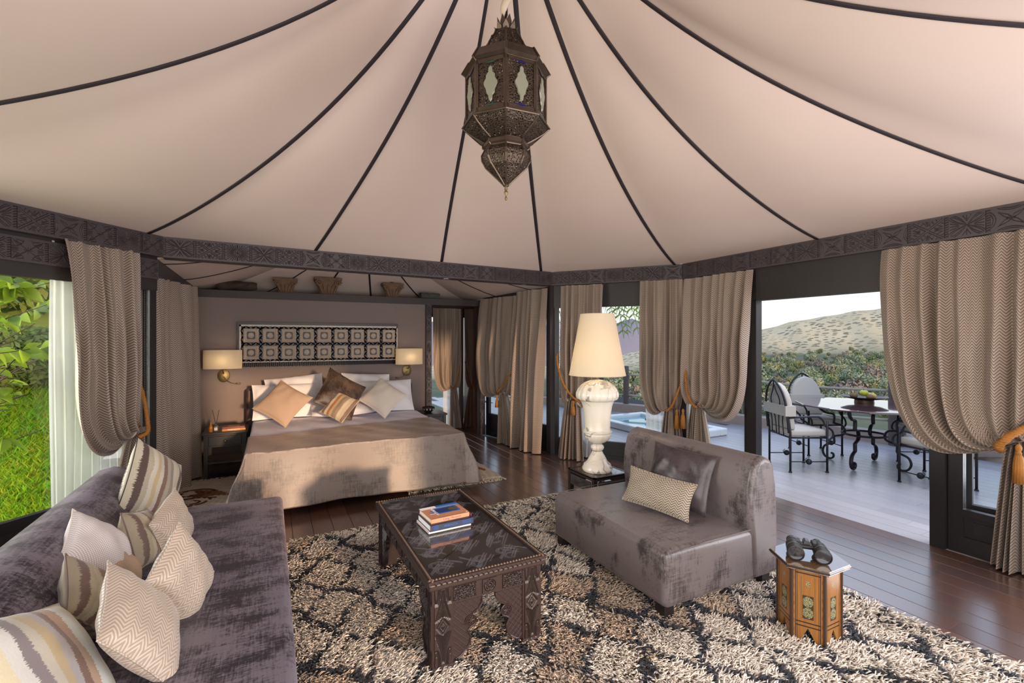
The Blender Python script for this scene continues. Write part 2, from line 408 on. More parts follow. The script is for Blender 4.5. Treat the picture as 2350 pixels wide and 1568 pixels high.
def subsurf(o, n=1):
    m = o.modifiers.new('sub', 'SUBSURF'); m.levels = n; m.render_levels = n; return o
def smooth(o):
    o.data.polygons.foreach_set('use_smooth', [True]*len(o.data.polygons)); return o
def txt(name, body, size, mat, parent, loc, rot, align='CENTER', extrude=.0004, sx=1):
    cu = bpy.data.curves.new(name, 'FONT'); cu.body = body; cu.size = size; cu.align_x = align; cu.align_y = 'CENTER'; cu.extrude = extrude; cu.resolution_u = 2
    tmp = bpy.data.objects.new(name, cu); me = bpy.data.meshes.new_from_object(tmp); bpy.data.objects.remove(tmp)
    me.materials.clear(); me.materials.append(mat)
    return place(name, me, parent, loc, rot, (sx, 1, 1))
def bez(p0, p1, p2, p3, n=12):
    out = []
    for i in range(n+1):
        t = i/n; a = (1-t)**3; b = 3*t*(1-t)**2; c = 3*t*t*(1-t); d = t**3
        out.append(tuple(a*x+b*y+c*z+d*w for x, y, z, w in zip(p0, p1, p2, p3)))
    return out
def spline(pts, n=8):
    """Catmull-Rom through pts"""
    P = [Vector(p) for p in pts]; out = []
    for i in range(len(P)-1):
        a = P[max(i-1, 0)]; b = P[i]; c = P[i+1]; d = P[min(i+2, len(P)-1)]
        for k in range(n):
            t = k/n
            out.append(tuple(.5*((2*b)+(c-a)*t+(2*a-5*b+4*c-d)*t*t+(3*b-a-3*c+d)*t**3)))
    out.append(tuple(P[-1])); return out

# ------------------------------------------------------------------ carved relief plates (shared meshes)
def seg(ax, ay, bx, by): return ('s', ax, ay, bx, by)
def arcs(cx, cy, r, a0, a1, n=7):
    p = [(cx+r*math.cos(a0+(a1-a0)*i/n), cy+r*math.sin(a0+(a1-a0)*i/n)) for i in range(n+1)]
    return [seg(*p[i], *p[i+1]) for i in range(n)]
def sym4(l):
    out = []
    for (_, a, b, c, d) in l:
        for sx, sy in ((1, 1), (-1, 1), (1, -1), (-1, -1)): out.append(seg(a*sx, b*sy, c*sx, d*sy))
    return out
def design(k):
    L = []
    if k == 0:      # four long petals
        for w in (.16, .34):
            p = [(t, t+w*math.sin(PI*t)*(1)) for t in np.linspace(0, .97, 8)]
            q = [(t+w*math.sin(PI*t), t) for t in np.linspace(0, .97, 8)]
            for P in (p, q): L += [seg(*P[i], *P[i+1]) for i in range(7) if max(abs(P[i+1][0]), abs(P[i+1][1])) < .98]
        L += [seg(0, .35, 0, .9), seg(0, .4, .22, .9), seg(.45, .1, .92, .3), seg(.4, 0, .92, 0)]
    elif k == 1:    # broad cross with ticks
        L += [seg(-.0, .12, .88, .97), seg(.1, 0, .97, .85)]
        for t in (.3, .5, .7): L += [seg(t-.12, t+.12, t-.2, t+.32), seg(t+.12, t-.12, t+.32, t-.2)]
        L += [seg(0, .45, .3, .9), seg(0, .55, 0, .92), seg(0, .45, .1, .9), seg(.45, 0, .9, .25), seg(.6, 0, .92, 0)]
    elif k == 2:    # star with corner fans
        L += [seg(0, 0, .95, .95), seg(0, 0, .25, 0), seg(0, 0, 0, .3)]
        L += arcs(1, 1, .75, PI, 1.5*PI)
        for a in (.15, .4, .62, .85): L += [seg(1-.3*math.cos(a*PI/2), 1-.3*math.sin(a*PI/2), 1-.7*math.cos(a*PI/2), 1-.7*math.sin(a*PI/2))]
        L += [seg(.6, .15, .95, .1), seg(.6, .0, .95, 0)]
    elif k == 3:    # side bows round a small star
        L += arcs(1.9, 0, 1.15, PI-.85, PI, 6)+arcs(1.9, 0, 1.02, PI-.9, PI, 6)+arcs(0, 1.75, 1.0, -PI/2, -PI/2+.72, 6)+arcs(0, 1.9, 1.0, -PI/2, -PI/2+.72, 6)
        L += [seg(0, 0, .3, .12), seg(0, 0, .12, .3), seg(.3, .12, .62, .62), seg(.12, .3, .62, .62), seg(0, 0, 0, .22), seg(0, 0, .22, 0)]
    elif k == 4:    # sun rays
        for a in range(0, 91, 11): 
            c, s = math.cos(math.radians(a)), math.sin(math.radians(a)); m = .96/max(c, s)
            L += [seg(.3*c, .3*s, m*c, m*s)] if a % 2 == 0 else [seg(.42*c, .42*s, m*.9*c, m*.9*s)]
        L += [seg(0, 0, .22, .22), seg(0, 0, .25, 0), seg(0, 0, 0, .25)]
    return sym4(L)
def seg_dist(P, L):
    d = np.full(len(P), 9.0)
    for (_, a, b, c, e_) in L:
        A = np.array((a, b)); V = np.array((c-a, e_-b)); l2 = max(V @ V, 1e-9)
        t = np.clip(((P-A) @ V)/l2, 0, 1)
        d = np.minimum(d, np.hypot(*(P-A-t[:, None]*V).T))
    return d
def relief_plate(name, L, w, h, mat, nx=40, ny=34, lw=.045, depth=.004, teeth=0, thick=.008):
    """plate in XZ plane, front towards -Y, centred on x, z; incised lines L given in [-1,1]^2; optional teeth strips at both sides"""
    xs = np.linspace(-1, 1, nx+1); zs = np.linspace(-1, 1, ny+1)
    X, Z = np.meshgrid(xs, zs); P = np.stack([X.ravel(), Z.ravel()], 1)
    asp = w/h
    if L: d = seg_dist(P*np.array((asp, 1)), [('s', a*asp, b, c*asp, e_) for (_, a, b, c, e_) in L])
    else: d = np.full(len(P), 9.0)
    g = np.clip(1-(d/lw), 0, 1)**.6
    v = [(x*w/2, depth*gg, z*h/2) for (x, z), gg in zip(P, g)]
    n = nx+1
    f = [(j*n+i, j*n+i+1, (j+1)*n+i+1, (j+1)*n+i) for j in range(ny) for i in range(nx)]
    # rim
    b = [i for i in range(n)]+[j*n+nx for j in range(1, ny+1)]+[ny*n+i for i in range(nx-1, -1, -1)]+[j*n for j in range(ny-1, 0, -1)]
    k = len(v); v += [(v[i][0], thick, v[i][2]) for i in b]
    f += [(b[i], k+i, k+(i+1) % len(b), b[(i+1) % len(b)]) for i in range(len(b))]
    gg = list(np.concatenate([g, np.zeros(len(b))]))
    me = mesh_data(name, v, f, mat, None, None, [float(x) for x in gg], False)
    return me
def teeth_lines():
    L = []
    for i in range(9):
        z = -.9+i*.225; L += [seg(-1, z, .5, z+.07), seg(1, z+.11, -.5, z+.05)]
    return L+[seg(-1, -1, -1, 1), seg(1, -1, 1, 1)]

# ------------------------------------------------------------------ STRUCTURE: floor, tent ceiling, beams, walls, doors, windows
def structure(o): o['kind'] = 'structure'; return o
POLY = [(-1.94, 3.84), (-.84, 5.14), (3.39, 5.45), (4.43, 4.155), (4.43, .75), (3.4, -.55), (-.88, -.55), (-1.94, .9)]
ZB, ZT = 2.28, 2.462

fl = structure(empty('floor'))
b = MB(); b.box(-2.1, 4.46, -1.2, 8.0, -.05, -.024); b.build('sub_floor', M['under'], fl)
PW = .153
pm = MB().cbox(-.5, .5, -.5, .5, -.5, .5, .0).v
def plank_mesh(name, w, l, mat, c=.0018):
    p = [(-w/2, -.022), (w/2, -.022), (w/2, -c), (w/2-c, 0), (-w/2+c, 0), (-w/2, -c)]
    v = [(x, -l/2, z) for x, z in p]+[(x, l/2, z) for x, z in p]
    f = [tuple(range(6)), tuple(range(6, 12))[::-1]]+[(i, 6+i, 6+(i+1) % 6, (i+1) % 6) for i in range(6)]
    return mesh_data(name, v, [q[::-1] for q in f], mat)
PL = {l: plank_mesh('plank', PW-.0025, l-.0004, M['plank']) for l in (.9, 1.2, 1.5, 1.8)}
cols = [-1.9+PW*i for i in range(42)]
for i, x in enumerate(cols):
    y = (.6 if x > .2 else 3.2)-random.random()*1.5
    y1 = 8.0 if 1.9 < x < 3.1 else (7.1 if x < 1.9 else 5.8)
    if x > 3.4: y1 = 5.5-(x-3.4)*1.25
    y0lim = -.4
    while y < y1:
        l = random.choice((.9, 1.2, 1.5, 1.8)); 
        place('plank', PL[l], fl, (x, y+l/2, 0)); y += l

PC = np.polyfit([0, .05, .13, .2, .25, .36, .42, .53, .6, .68, .74, .86, 1], [4.2, 4.03, 3.77, 3.57, 3.45, 3.2, 3.09, 2.92, 2.83, 2.725, 2.66, 2.56, 2.462], 5)
PC[-1] += 2.462-np.polyval(PC, 1)
def prof(s, k=0): return float(np.polyval(PC, s))+k*4*s*(1-s)
CC = Vector((1.20, 2.42))
ends = [(-1.94, 3.30), (-.93, 5.04), (.417, 5.232), (1.80, 5.334), (3.22, 5.44), (4.38, 4.22), (4.43, 2.56), (4.43, 1.05), (3.6, -.3), (2.2, -.55), (.4, -.55), (-.9, -.53), (-1.94, 1.3)]
lift = [0, 0, .15, .36, .18, 0, 0, .05, 0, 0, 0, 0, 0]
def along(a, b):
    """polygon points from a to b, both on POLY, same or adjacent edges"""
    def edge(p):
        best = None
        for i in range(8):
            A = Vector(POLY[i]); B = Vector(POLY[(i+1) % 8]); v = B-A; t = max(0, min(1, (Vector(p)-A).dot(v)/v.dot(v))); d = (A+v*t-Vector(p)).length
            if best is None or d < best[0]-1e-4: best = (d, i)
        return best[1]
    i, j = edge(a), edge(b); out = [Vector(a)]
    while i != j: i = (i+1) % 8; out.append(Vector(POLY[i]))
    return out+[Vector(b)]
def resample(P, n):
    L = [0]
    for i in range(len(P)-1): L.append(L[-1]+(P[i+1]-P[i]).length)
    out = []
    for k in range(n+1):
        t = L[-1]*k/n
        for i in range(len(P)-1):
            if t <= L[i+1]+1e-9:
                out.append(P[i].lerp(P[i+1], (t-L[i])/max(1e-9, L[i+1]-L[i]))); break
    return out
ce = structure(empty('ceiling', (0, 0, 0)))
for k in range(len(ends)):
    a, b_ = ends[k], ends[(k+1) % len(ends)]
    E_ = resample(along(a, b_), 12)
    def fn(u, v, E_=E_):
        s = .02+.98*v; i = min(11, int(u*12)); e_ = E_[i].lerp(E_[min(12, i+1)], u*12-i)
        p = CC+(e_-CC)*s; sag = .045*math.sin(PI*u)*math.sin(PI*v)
        return (p.x, p.y, prof(s, lift[k]*(1-u)+lift[(k+1) % len(ends)]*u)-sag)
    m = MB(); m.grid(fn, 12, 26); m.build('canvas_panel', M['canvas'], ce, True)
for e_, lf in zip(ends, lift):
    P = []
    for i in range(33):
        s = .03+.965*i/32; p = CC+(Vector(e_)-CC)*s; P.append((p.x, p.y, prof(s, lf)-.006))
    MB().tube(P, .017, 6, flat=(1, .35)).build('seam', M['seam'], ce, True)

# alcove canopy
ca = structure(empty('ceiling_alcove'))
AC = Vector((1.12, 6.35))
aend = [(-.92, 5.5), (-.92, 6.5), (-.2, 7.75), (.62, 7.75), (1.45, 7.75), (2.35, 7.75), (3.32, 6.8), (3.48, 5.9), (1.1, 5.36)]
apoly = [(-.92, 5.5), (-.92, 6.5), (-.92, 7.75), (-.2, 7.75), (.62, 7.75), (1.45, 7.75), (2.35, 7.75), (3.2, 7.75), (3.32, 6.8), (3.48, 5.9), (3.50, 5.5), (1.1, 5.36), (-.92, 5.24)]
def aprof(s, e_=None):
    edge = 2.42 if e_[1] < 5.45 and e_[0] > -.7 else 2.275-.095*max(0, e_[1]-5.3)/2.4
    return edge+(3.05-edge)*(1-s)**1.35
for k in range(len(apoly)):
    A, B = Vector(apoly[k]), Vector(apoly[(k+1) % len(apoly)])
    m = MB(); m.grid(lambda u, v: (*(AC+(A.lerp(B, u)-AC)*(.02+.98*v)), aprof(.02+.98*v, A.lerp(B, u))), 5, 12); m.build('canvas_panel', M['canvas'], ca, True)
for e_ in aend:
    P = [(*(AC+(Vector(e_)-AC)*s), aprof(s, e_)-.005) for s in np.linspace(.03, .995, 16)]
    MB().tube(P, .013, 6, flat=(1, .35)).build('seam', M['seam'], ca, True)

UNIT_W = .19
PLATES = [relief_plate('carved_panel', design(k), UNIT_W, .158, M['wood_lilac'], 76, 64, lw=.030, depth=.003) for k in range(5)]
TEETH = relief_plate('carved_strip', teeth_lines(), .026, .158, M['wood_lilac'], 12, 64, lw=.045, depth=.003)
def frame2(P, Q):
    d = Vector(Q)-Vector(P); return d.length, math.atan2(d.y, d.x)
def beam(name, P, Q, depth=.15, z0=ZB, z1=ZT, panels=True, mat='wood_lilac', order=(0, 1, 3, 2, 4), off=0, kind=True):
    L, a = frame2(P, Q)
    r = empty(name, (*P, 0), a)
    if kind: structure(r)
    b = MB(); b.box(0, L, 0, depth, z0, z1); b.build('beam', M[mat], r)
    b = MB(); b.box(0, L, -.012, 0, z1-.016, z1); b.box(0, L, -.012, 0, z0, z0+.014); b.build('edge_moulding', M[mat], r)
    if panels:
        n = max(1, round(L/.222)); w = L/n; sc = (w-.026)/UNIT_W; hz = (z1-z0-.030)/.158
        for i in range(n):
            place('carved_panel', PLATES[order[(i+off) % len(order)]], r, (w*i+.026+(w-.026)/2, -.0085, (z0+z1)/2-.001), None, (sc, 1, hz))
            place('carved_strip', TEETH, r, (w*i+.013, -.0085, (z0+z1)/2-.001), None, (1, 1, hz))
    return r
A_, B_, C_, D_, E2, F2, G2, H2 = POLY
beam('trim_1', A_, B_, order=(4, 2, 0, 1, 3, 2))
fb = beam('trim_2', B_, C_, depth=.16, order=(0, 1, 4, 0, 1, 3, 2, 4))
beam('trim_3', C_, D_, order=(1, 0, 3, 4))
beam('trim_4', D_, E2, order=(3, 1, 0, 3, 1, 2, 0, 3, 1))
beam('trim_5', E2, F2, panels=False); beam('trim_6', F2, G2, panels=False); beam('trim_7', G2, H2, panels=False); beam('trim_8', H2, A_, panels=False)

def plain_box(name, box, mat, parent=None, st=True):
    o = MB().box(*box).build(name, mat, parent)
    if st and not parent: structure(o)
    return o
# alcove side beams and shelf beam
def bar(name, P, Q, d0, d1, z0, z1, mat, z0b=None, z1b=None):
    L, a = frame2(P, Q); r = MB()
    r.box(0, L, d0, d1, z0, z1)
    o = r.build(name, mat); o.location = (*P, 0); o.rotation_euler = (0, 0, a); return structure(o)
bar('trim_9', (-.90, 5.26), (-.84, 7.1), 0, .20, 2.13, 2.30, M['wood_lilac'])
bar('trim_10', (3.10, 7.1), (3.42, 5.56), 0, .14, 2.13, 2.30, M['wood'])
plain_box('trim_11', (-.98, 3.12, 7.07, 7.80, 2.09, 2.185), M['wood'])
plain_box('sun_mask_rear', (-1.0, .62, -.75, -.62, 0, 2.3), M['wall'])  # unseen rear wall, added to cut the sun to a narrow shaft
plain_box('sun_mask_rear_right', (2.15, 3.5, -.75, -.62, 0, 2.3), M['wall'])  # other half of the added rear wall, leaves the sun opening
plain_box('sun_mask_lintel', (.62, 2.15, -.75, -.62, 1.84, 2.3), M['lintel'])  # added over that opening, caps how high the sun reaches inside
plain_box('sun_mask_terrace', (4.9, 15, -4.3, -4.0, -.5, 3.0), M['wall'])  # unseen blocker, added to keep the low sun off the terrace
plain_box('wall_back', (-1.05, 2.15, 7.10, 7.24, 0, 2.09), M['wall'])
plain_box('wall_left', (-1.14, -1.06, 5.2, 7.2, 0, 2.30), M['wood_black'])
plain_box('baseboard_back', (-1.0, 2.12, 7.082, 7.10, 0, .09), M['wood_black'])
def carved_post(name, box, nplates, face='y'):
    r = structure(empty(name, ((box[0]+box[1])/2, (box[2]+box[3])/2, 0)))
    cx, cy = (box[0]+box[1])/2, (box[2]+box[3])/2
    MB().box(box[0]-cx, box[1]-cx, box[2]-cy, box[3]-cy, box[4], box[5]).build('post', M['wood'], r)
    w = box[1]-box[0]; h = (box[5]-box[4])/nplates
    for i in range(nplates):
        place('carved_panel', PLATES[(i*2) % 5], r, (0, box[2]-cy-.007, box[4]+h*(i+.5)), None, (w*.86/UNIT_W, 1, h*.94/.158))
    return r
carved_post('trim_12', (2.135, 2.225, 7.06, 7.22, 0, 2.09), 11)
carved_post('trim_13', (3.04, 3.14, 7.10, 7.25, 0, 2.09), 11)
plain_box('trim_14', (-1.05, -.985, 5.15, 5.25, 0, ZB), M['wood'])          # corner post left
plain_box('trim_15', (3.38, 3.49, 5.47, 5.57, 0, ZB), M['wood'])          # corner post right
# passage
def glossy_panel():
    o = MB().box(3.01, 3.08, 7.25, 7.90, 0, 2.12).build('wall_passage', M['gloss_red']); return structure(o)
glossy_panel()
plain_box('trim_16', (2.1, 3.1, 7.84, 7.94, 1.97, 2.2), M['wood_black'])

def framed(name, P, Q, off, z0, z1, stile, rail_bot, rail_top, low=0, muntins=0, panelled=True, mat='wood_black', x0=0, x1=None):
    """glazed frame standing on the line P-Q, set back by off"""
    L, a = frame2(P, Q)
    if x1 is None: x1 = L
    r = structure(empty(name, (*P, 0), a))
    th = .05
    b = MB(); b.box(x0, x0+stile, off, off+th, z0, z1); b.build('stile', M[mat], r)
    b = MB(); b.box(x1-stile, x1, off, off+th, z0, z1); b.build('stile', M[mat], r)
    b = MB(); b.box(x0+stile, x1-stile, off, off+th, z0, z0+rail_bot); b.build('bottom_rail', M[mat], r)
    b = MB(); b.box(x0+stile, x1-stile, off, off+th, z1-rail_top, z1); b.build('top_rail', M[mat], r)
    zg = z0+rail_bot
    if low:
        n = max(1, round((x1-x0-2*stile)/.45)); w = (x1-x0-2*stile)/n
        for i in range(n):
            b = MB(); b.box(x0+stile+w*i, x0+stile+w*(i+1), off+.015, off+.035, zg, zg+low)
            b.cbox(x0+stile+w*i+.05, x0+stile+w*(i+1)-.05, off+.008, off+.02, zg+.03, zg+low-.03, .0); b.build('lower_panel', M[mat], r)
        b = MB(); b.box(x0+stile, x1-stile, off, off+th, zg+low, zg+low+.05); b.build('middle_rail', M[mat], r); zg += low+.05
    n = muntins+1; w = (x1-x0-2*stile)/n
    for i in range(n):
        b = MB(); b.box(x0+stile+w*i, x0+stile+w*(i+1), off+.022, off+.028, zg, z1-rail_top); b.build('pane', M['glass'], r)
        if i: b = MB(); b.box(x0+stile+w*i-.02, x0+stile+w*i+.02, off, off+th, zg, z1-rail_top); b.build('mullion', M[mat], r)
    return r
# left window: sill .34, carved second lintel
framed('window_1', A_, B_, .07, 0, 2.01, .06, .06, .02, low=.21)
beam('trim_17', A_, B_, depth=.06, z0=2.085, z1=2.255, order=(0, 3, 1, 2)).location
for o in [bpy.data.objects['trim_17']]:
    d = (Vector(B_)-Vector(A_)).normalized(); o.location = (A_[0]-d.y*.055, A_[1]+d.x*.055, 0)
L_, a_ = frame2(A_, B_)
o = plain_box('trim_18', (0, L_, .06, .14, 1.985, 2.30), M['lintel']); o.location = (*A_, 0); o.rotation_euler = (0, 0, a_)
# right diagonal window
framed('window_6', H2, A_, .07, 0, 2.01, .06, .06, .02, low=.21, muntins=1)
framed('window_2', C_, D_, .06, 0, 2.0, .07, .05, .02, low=.13)
L_, a_ = frame2(C_, D_)
o = plain_box('trim_19', (0, L_, .05, .14, 1.985, 2.29), M['lintel']); o.location = (*C_, 0); o.rotation_euler = (0, 0, a_)
# right wall
plain_box('trim_20', (4.46, 4.58, .6, 4.15, 1.955, 2.30), M['lintel'])
plain_box('trim_21', (4.45, 4.56, 4.11, 4.23, 0, 2.29), M['wood'])
plain_box('trim_22', (4.46, 4.55, 3.20, 3.31, 0, 1.96), M['wood_black'])
plain_box('trim_23', (4.565, 4.62, 3.34, 3.39, 0, 1.96), M['wood'])
framed('window_3', D_, E2, .07, 0, 1.96, .05, .04, .03, x0=.03, x1=.84)
plain_box('trim_24', (4.435, 4.54, 1.66, 1.75, 0, 1.96), M['wood_black'])
dr = framed('door_1', (4.435, 1.655), (4.435, .55), .04, 0, 1.95, .085, .12, .06, low=.15)
b = MB(); b.tube([(.045, .035, .98), (.045, -.015, .98), (.12, -.018, .98)], .009, 8); b.box(.03, .06, .03, .04, .92, 1.06); b.build('door_handle', M['steel'], dr)
# folded leaf standing open outside, seen through the glass
framed('door_2', (4.60, 1.64), (4.76, .78), .0, 0, 1.95, .075, .10, .06, low=.18)
# alcove right side glazed door
framed('window_4', (3.12, 7.08), (3.43, 5.58), .03, 0, 2.02, .07, .09, .03, low=.22, muntins=1)
L_, a_ = frame2((3.12, 7.08), (3.43, 5.58))
o = plain_box('trim_25', (0, L_, .02, .10, 2.0, 2.14), M['wood']); o.location = (3.12, 7.08, 0); o.rotation_euler = (0, 0, a_)
framed('window_5', (2.16, 7.85), (3.02, 7.85), .0, 0, 1.97, .05, .06, .03, low=.0)
plain_box('wall_passage_side', (2.13, 2.19, 7.22, 7.88, 0, 2.16), M['wood_black'])
# downlight let into the front beam soffit
b = MB(); b.lathe([(.032, ZB-.004), (.045, ZB-.004), (.045, ZB+.002)], 20)
o = b.build('spotlight_ring', M['steel'], None, True, 40); Lf, af = frame2(B_, C_)
d = (Vector(C_)-Vector(B_)).normalized(); o.location = (B_[0]+d.x*2.74-d.y*.08, B_[1]+d.y*2.74+d.x*.08, 0)
tag(o, 'small round recessed spotlight in the underside of the front carved beam', 'spotlight')
b = MB(); b.lathe([(.001, ZB-.003), (.031, ZB-.003)], 18, cap=False)
t = NT('spot_lamp'); M['led'] = t.end(t.n('Emission', {0: (.8, .88, 1, 1), 1: 5})); b.build('lens', M['led'], o)

# ------------------------------------------------------------------ CURTAINS, SHEERS, TIEBACKS
def curtain(name, label, cat, P, Q, off, s0, s1, zt, zb=.012, tie=None, nf=9, amp=.035, full=1.7, mat='curtain', seed=1, bottom=None, sheer=False, group=None, sag=.10, puff=.10, bdepth=0.0, swp=.03):
    """cloth hung on the line P-Q; tie = (s, z, bundle half width); s0 = free edge when tied; bottom = (sa, sb) of the hem"""
    r_ = random.Random(seed)
    L, a = frame2(P, Q)
    ph = [r_.uniform(0, 6.28) for _ in range(6)]
    Wd = abs(s1-s0)*full
    nu, nv = int(nf*11), 56
    big = 0 if sheer or mat == 'sheer' else 1
    def fold(u, v):
        w = 2*PI*nf*u+(.7+.7*big)*math.sin(2*PI*1.3*u+ph[0])+(.35+.4*big)*math.sin(2*PI*2.9*u+ph[1]+1.3*v)
        k = 1+big*.45*math.sin(2*PI*2.2*u+ph[2]+.6*v)
        h = math.sin(w)
        return k*(h*.8+.18*h*abs(h))+.28*math.sin(w*.5+ph[2]+1.2*v)+.14*math.sin(2.1*w+ph[3])+big*.22*math.sin(1.3*w+5*v+ph[4])*v
    V = []; UV = []
    for i in range(nu+1):
        u = i/nu; st = s0+(s1-s0)*u
        if tie:
            ts, tz, bw = tie
            far = (ts-st); fr = abs(far)/max(1e-3, max(abs(ts-s0), abs(ts-s1)))
            e_ = ts-(bw*2)*(u-.5)*(-1 if s1 > s0 else 1)
            p3 = (e_, tz+.03*math.sin(9*u+ph[4]))
            sA = st+far*swp*.6; zA = min(zt-.3, tz+.10+.34*fr); sg = sag*1.7*fr**1.1
            up = [(st+(sA-st)*(k/20)**1.5, zt+(zA-zt)*k/20) for k in range(20)]
            up += [(q_[0], q_[1]) for q_ in bez((sA, zA, 0), (st+far*(swp+.02), tz-sg*.8, 0), (st+far*(.45+swp*.3), tz-sg*1.25, 0), (*p3, 0), 18)]
            ba, bb = bottom
            e2 = ba+(bb-ba)*u
            lo = [(e_+(e2-e_)*(k/18)**.8, p3[1]+(zb-p3[1])*k/18) for k in range(1, 19)]
            path = [(p[0], p[1]) for p in up]+lo
        else:
            ba, bb = bottom if bottom else (s0, s1)
            path = [(st+((ba+(bb-ba)*u)-st)*(k/nv), zt+(zb-zt)*k/nv) for k in range(nv+1)]
        l = 0; n = len(path)
        for k, (s, z) in enumerate(path):
            v = k/(n-1)
            if k: l += math.hypot(s-path[k-1][0], z-path[k-1][1])
            if tie:
                vt = 38/(n-1)
                if v <= vt:
                    q_ = v/vt; am = amp*(.45+.75*q_**.6)*(1-.62*q_**5); pf = puff*math.sin(PI*min(1, q_*1.02))**.8*(.35+.65*fr)
                else:
                    q_ = (v-vt)/(1-vt); am = amp*(.40+.75*q_**.7); pf = 0
            else: am = amp*(.5+.6*min(1, v*2.2)); pf = 0
            d = am*fold(u, v)+.012*math.sin(5*v+ph[5]+9*u)
            if tie and mat == 'curtain': d += .010*math.sin(23*v+40*u)*math.sin(PI*min(1, v*1.3))
            V.append((s, off-d-pf-bdepth*v, z)); UV.append((u*Wd, l))
    n = len(path); F = []; FU = []
    for i in range(nu):
        for k in range(n-1):
            q = (i*n+k, i*n+k+1, (i+1)*n+k+1, (i+1)*n+k)
            if s1 < s0: q = q[::-1]
            F.append(q); FU.append([UV[x] for x in q])
    me = mesh_data(name, V, F, M[mat], FU, None, None, True)
    o = place(name, me, None, (*P, 0), (0, 0, a))
    tag(o, label, cat, group)
    return o
LW = lambda P, Q, s, y, z: (lambda d: (P[0]+d.x*s-d.y*y, P[1]+d.y*s+d.x*y, z))((Vector(Q)-Vector(P)).normalized())

def rope(name, label, pts, tassel=None, r=.011, thick=None, tl=.17):
    """twisted three-strand cord through world points, with an optional tassel hanging at a point"""
    P = spline(pts, 9); root = thing(name, label, 'tieback', P[0])
    o0 = Vector(P[0]); k = len(P); L = 0; ph = [0]
    for i in range(1, k): L += (Vector(P[i])-Vector(P[i-1])).length; ph.append(L*2*PI/.055)
    dense = []
    for s in range(3):
        out = []
        for i, p in enumerate(P):
            p = Vector(p); d = (Vector(P[min(i+1, k-1)])-Vector(P[max(i-1, 0)])).normalized()
            u = d.cross(Vector((.3, .2, 1))).normalized(); w = d.cross(u)
            a = ph[i]+s*2*PI/3; out.append(tuple(p-o0+(u*math.cos(a)+w*math.sin(a))*r*.62))
        MB().tube(out, r*.72, 6).build('strand', M['rope'], root, True)
    if tassel:
        tp = Vector(tassel)-o0
        b = MB(); b.T = Matrix.Translation(tp)
        b.lathe([(.004, .03), (.012, .022), (.017, .008), (.016, -.006), (.010, -.016), (.017, -.028), (.014, -.036)], 14); b.build('tassel_head', M['rope'], root, True)
        b = MB(); b.T = Matrix.Translation(tp)
        b.lathe([(.013, -.034), (.020, -.055), (.025, -.10), (.029, -tl), (.004, -tl+.004)], 36, rf=lambda a, z: 1+.10*math.sin(a*12)); b.build('tassel_skirt', M['rope'], root, True)
    return root

CG = 'brown and cream herringbone curtains'
A3, B3, C3, D3, E3 = A_, B_, C_, D_, E2
curtain('curtain', 'herringbone curtain tied back over the sofa, beside the garden window', 'curtain', A3, B3, .005, .93, 1.50, 2.285, tie=(1.49, .80, .075), nf=6, amp=.044, full=2.0, bottom=(1.22, 1.52), seed=3, sag=.13, puff=.09)
AL = ((-1.0, 5.20), (-.71, 6.45))
curtain('curtain', 'herringbone curtain hanging straight by the bedside table with a reed diffuser', 'curtain', *AL, 0, -.06, 1.24, 2.14, nf=7, amp=.058, full=1.6, bottom=(.0, 1.26), seed=5)
PB = ((2.16, 7.78), (3.02, 7.78))
curtain('curtain', 'narrow herringbone curtain tied back at the passage window beyond the bed', 'curtain', *PB, 0, .30, .815, 2.125, tie=(.68, .74, .05), nf=5, amp=.028, full=1.8, bottom=(.60, .84), seed=7, sag=.07, puff=.05)
J3 = ((3.12, 7.08), (3.43, 5.58))
curtain('curtain', 'herringbone curtain tied back before the glazed door right of the bed', 'curtain', *J3, -.10, .07, .98, 2.20, tie=(.70, .76, .07), nf=6, amp=.042, full=1.7, bottom=(.66, 1.06), seed=9, sag=.09, puff=.06, bdepth=.08)
curtain('curtain', 'herringbone curtain hanging straight between the tied one and the corner post', 'curtain', *J3, -.11, .95, 1.60, 2.25, nf=5, amp=.042, full=1.6, bottom=(1.0, 1.56), seed=11, bdepth=.12)
curtain('curtain', 'herringbone curtain tied back behind the alabaster lamp', 'curtain', C3, D3, -.05, .70, .14, 2.265, tie=(.33, .76, .10), nf=6, amp=.042, full=1.9, bottom=(.50, .13), seed=13, sag=.10, puff=.05, bdepth=.12)
curtain('curtain', 'herringbone curtain tied back left of the paired tassels behind the chair', 'curtain', C3, D3, -.055, 1.17, 1.675, 2.275, tie=(1.545, .73, .075), nf=6, amp=.038, full=1.8, bottom=(1.38, 1.72), seed=15, sag=.09, puff=.05)
curtain('curtain', 'herringbone curtain tied back right of the paired tassels beside the open door', 'curtain', D3, E3, -.03, .95, .03, 2.272, tie=(.26, .82, .08), nf=8, amp=.042, full=1.7, bottom=(.50, .04), seed=17, sag=.13, puff=.07)
curtain('curtain', 'large herringbone curtain swept back at the far right before the door leaf', 'curtain', D3, E3, -.03, 2.10, 3.12, 2.272, tie=(2.93, .89, .10), nf=8, amp=.048, full=1.8, bottom=(2.74, 3.10), swp=.16, seed=19, sag=.15, puff=.10)
